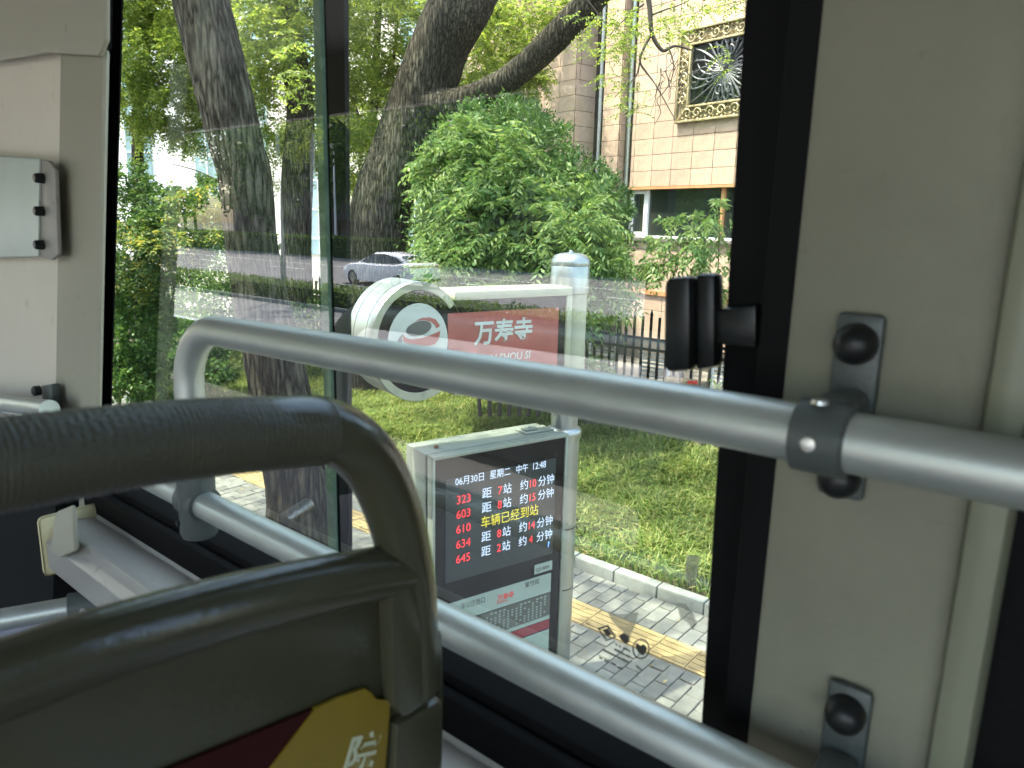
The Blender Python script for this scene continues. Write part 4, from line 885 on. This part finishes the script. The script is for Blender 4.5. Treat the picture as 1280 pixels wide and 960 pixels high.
MB().prism([sp(u, v, .0165) for u, v in [(488, 700), (530, 700), (557, 800), (556, 868), (505, 905), (492, 880)]], SNn * -.03).build('corner_cover', m_seat, st, .008)
MB().prism([sp(u, v, .015) for u, v in [(497, 908), (556, 872), (550, 1150), (488, 1150)]], SNn * -.03).build('side_frame', m_seat, st, .006)
MB().prism([sp(u, v, .008) for u, v in [(120, 1000), (395, 886), (335, 962), (300, 1010)]], SNn * -.003).build('advert_red', m_adred, st, smooth=False)
ay = MB().prism([sp(u, v, .009) for u, v in [(395, 886), (425, 872), (456, 861), (464, 866), (470, 874), (488, 876), (478, 1010), (300, 1010)]], SNn * -.003).build('advert_yellow', m_adyel, st, smooth=False)
tx = _n(sp(470, 930) - sp(420, 942)); text('lettering', '院', sp(425, 968, .0095), tx, SW, .030, mat('advert_print', (.55, .58, .40), .5), ay, .0002, bold=.0006)

# ================================================================== far side of the street (seen mirrored in the glass)
def mir(u, v, n): P = sN(u, v, n); return P + N * 2 * (GLASS - P @ N)      # where the thing mirrored at this spot really stands
def MN(n): return 2 * GLASS - n
RZ = -.15
def hedge(name, a0, a1, n0, n1, h, cnt, label, z0=RZ, lsz=.1):
    o = thing(name, S((a0 + a1) / 2, (n0 + n1) / 2, z0), label, 'hedge')
    box('core', ST, (a0, a1), (n0 + .08, n1 - .08), (z0, z0 + h - .06), mat('hedge_core', (.02, .035, .01), 1), o)
    k = cnt; a = RNG.uniform(a0, a1, k); f = RNG.uniform(0, 1, k)
    n = np.where(f < .45, RNG.uniform(n0, n1, k), np.where(f < .8, n1 + RNG.normal(0, .05, k), n0)); z = np.where(f < .45, h + RNG.normal(0, .04, k), RNG.uniform(0, h, k))
    P = U * a[:, None] + N * n[:, None] + Z * (z0 + z)[:, None]
    quads('leaves', leaves(P, unit(RNG.normal(0, 1, (k, 3)) + Z * .6), lsz, lsz * .5), m_hedge, o); return o
hedge('median_hedge', 8, 48, MN(15.3), MN(14.2), .62, 16000, 'clipped hedge along the road median, mirrored in the window glass')
hedge('roadside_hedge', 15, 75, MN(35), MN(33.6), 1.5, 14000, 'taller clipped hedge across the road behind the white car, mirrored in the glass', lsz=.18)
for nn0, z in ((15.45, 0), (14.05, 0), (33.3, 0)): struct(box('median_kerb', ST, (4, 90), (MN(nn0) - .08, MN(nn0) + .08), (RZ - .1, RZ + .12), m_kerb))
for n0 in (17.6, 28.5): struct(sheet('road_marking', (4, 100), (MN(n0), MN(n0) + .15), RZ + .005, m_lane))
for k in range(8): struct(sheet('road_marking', (12 + k * 8, 16 + k * 8), (MN(25.2), MN(25.2) + .15), RZ + .005, m_lane))
for k in range(8): struct(sheet('road_marking', (4 + k * 8, 8 + k * 8), (MN(8.5), MN(8.5) + .15), RZ + .005, m_lane))
struct(box('far_pavement', ST, (-40, 120), (MN(60), MN(33.4)), (-.28, -.05), m_paver_st))
def street_pole(name, u, n, r0, h, m, label, grp='poles across the road'):
    P = mir(u, 340, n); P[2] = RZ; o = thing(name, P, label, 'pole', grp)
    MB().tube([P, P + Z * .5, P + Z * h], [r0 * 1.3, r0, r0 * .6], 14).build('shaft', m, o); MB().box(Fr(P, U, N), (-r0 * 2, r0 * 2), (-r0 * 2, r0 * 2), (0, .1)).build('base', m, o)
    MB().tube([P + Z * h, P + Z * (h + .4) + N * .6, P + Z * (h + .5) + N * 1.6], [r0 * .6, r0 * .5, r0 * .4], 10).build('arm', m, o)
street_pole('lamp_post', 354, 14.8, .10, 7.5, m_steel, 'grey lamp post in the median hedge, mirrored beside the leaning trunk')
street_pole('lamp_post', 421, 36, .10, 8, m_white, 'thin white lamp post behind the far hedge, mirrored above the car')
bt = thing('birch_tree', mir(398, 360, 14.9) * np.array([1, 1, 0]) + Z * RZ, 'pale slender birch in the median, mirrored left of the white car', 'tree')
P0 = np.array(bt.location); trunk('trunk', [P0, P0 + Z * 1.2, P0 + Z * 3 + U * .1, P0 + Z * 5.5 + U * .1], [.13, .11, .10, .07], m_birch, bt, 30, 18, .03, 7)
P, D = ell_pts([(P0 + Z * 6.0, (1.4, 1.4, 1.2))], 260, .3, 12); quads('crown', fronds(P, D + RNG.normal(0, .6, P.shape), .4, 5, .12, .06), m_leafA, bt)
# white car
cP = mir(487, 334, 21.8); cP[2] = RZ; C = Fr(cP, U, -N); cw = thing('white_car', cP, 'white fastback car driving away across the road, mirrored above the sign', 'car')
def loft(secs, m, name, par, bevel=0):
    mb = MB(); n = len(secs[0]); V = [C.p(*p) for s in secs for p in s]; F = [(i * n + j, i * n + (j + 1) % n, (i + 1) * n + (j + 1) % n, (i + 1) * n + j) for i in range(len(secs) - 1) for j in range(n)]
    F += [tuple(range(n)), tuple((len(secs) - 1) * n + j for j in range(n))]; return mb.add(V, F).build(name, m, par, bevel)
def sec(x, w, z0, z1, r=.12): return [(x, -w, z0), (x, -w - .02, z0 + (z1 - z0) * .5), (x, -w + .03, z1 - r * .5), (x, -w + r, z1), (x, w - r, z1), (x, w - .03, z1 - r * .5), (x, w + .02, z0 + (z1 - z0) * .5), (x, w, z0)]
loft([sec(-2.36, .70, .42, .80), sec(-2.28, .84, .30, 1.03), sec(-2.0, .90, .24, 1.08), sec(-1.2, .92, .22, .98), sec(0, .92, .20, .96), sec(1.0, .92, .22, .97), sec(1.7, .90, .24, .92), sec(2.2, .82, .28, .80), sec(2.36, .66, .36, .66)], m_car, 'body', cw)
loft([sec(-1.95, .62, .9, 1.08, .1), sec(-1.25, .64, .9, 1.36, .16), sec(-.4, .64, .9, 1.47, .16), sec(.3, .64, .9, 1.44, .16), sec(.9, .66, .9, 1.20, .14), sec(1.35, .68, .88, .98, .06)], m_car, 'cabin', cw)
for sgn in (-1, 1):
    mb = MB(); q = [(1.05, .95, .72), (.35, 1.34, .645), (-.35, 1.38, .645), (-1.15, 1.26, .65), (-1.55, 1.03, .68)]
    mb.add([C.p(x, sgn * (w + .01), z) for x, z, w in [(1.1, 1.0, .72), (.40, 1.36, .632), (-.40, 1.39, .632), (-1.15, 1.28, .64), (-1.62, 1.05, .66), (-.2, .99, .74)]], [(0, 1, 2, 3, 4, 5)]); mb.build('side_window', m_darkglass, cw, smooth=False)
MB().add([C.p(-1.36, -.52, 1.345), C.p(-1.36, .52, 1.345), C.p(-1.98, .58, 1.10), C.p(-1.98, -.58, 1.10)], [(0, 1, 2, 3)]).build('rear_window', m_darkglass, cw, smooth=False)
for x in (-1.42, 1.42):
    for sgn in (-1, 1):
        wh = MB().lathe(C.p(x, sgn * .80, .33), C.y * sgn, [(0, .33), (.02, .34), (.10, .34), (.13, .31), (.13, .22)], 24).build('wheel', m_tyre, cw); MB().lathe(C.p(x, sgn * .915, .33), C.y * sgn, [(0, .22), (.025, .20), (.02, .05)], 14).build('rim', m_steel, wh)
box('tail_light', C, (-2.345, -2.20), (-.82, .82), (.90, .97), mat('tail_red', (.35, .08, .07), .3), cw, .01); box('number_plate', C, (-2.40, -2.33), (-.24, .24), (.50, .64), m_plate, cw); box('bumper', C, (-2.40, -2.2), (-.80, .80), (.28, .42), m_clamp, cw, .02)
# trees across the road and a building heightened to block mirrored sky between them
for i, a in enumerate(np.arange(6, 96, 5.2)):
    n = 39.5 + 2.2 * math.sin(i * 2.3); h = 14.5 + 1.6 * math.sin(i * 1.7); r = 3.5 + .5 * math.sin(i * 3.1); c = S(a, MN(n), RZ)
    o = thing('roadside_tree', c, 'dark leafy roadside tree across the road, only mirrored in the window glass', 'tree', 'trees across the road')
    MB().tube([c, c + Z * 2.4, c + Z * h], [.2, .16, .06], 8).build('trunk', m_bark, o)
    P, D = ell_pts([(c + Z * (h * .68), (r, r, h * .36)), (c + Z * (h * .42) + U * 1.2, (r * .8, r * .8, h * .22))], 3200, .4, 14); quads('crown', leaves(P, unit(D + RNG.normal(0, .7, P.shape)), .46, .30), m_leafB, o)
o = thing('roadside_building', S(40, MN(52), RZ), 'grey building behind the roadside trees, made tall to hide sky mirrored in the glass', 'building'); box('wall', ST, (5, 90), (MN(60), MN(52)), (RZ, 19), mat('dull_brown_facade', (.10, .09, .075), .8, var=.3, vscale=.4), o)
for k in range(18): w = box('window_pane', ST, (8 + k * 4.4, 11 + k * 4.4), (MN(51.9), MN(51.85)), (.9, 2.6), m_darkglass, o)

# ================================================================== turn the lettering into meshes
dg = bpy.context.evaluated_depsgraph_get()
for o in [o for o in scene.objects if o.type == 'FONT']:
    me = bpy.data.meshes.new_from_object(o.evaluated_get(dg)); nm = o.name.split('.')[0]; m_ = o.data.materials[0]; pa, ml = o.parent, o.matrix_local.copy()
    bpy.data.objects.remove(o); me.materials.clear(); me.materials.append(m_); k = bpy.data.objects.new(nm, me); COL.objects.link(k); k.parent = pa; k.matrix_local = ml
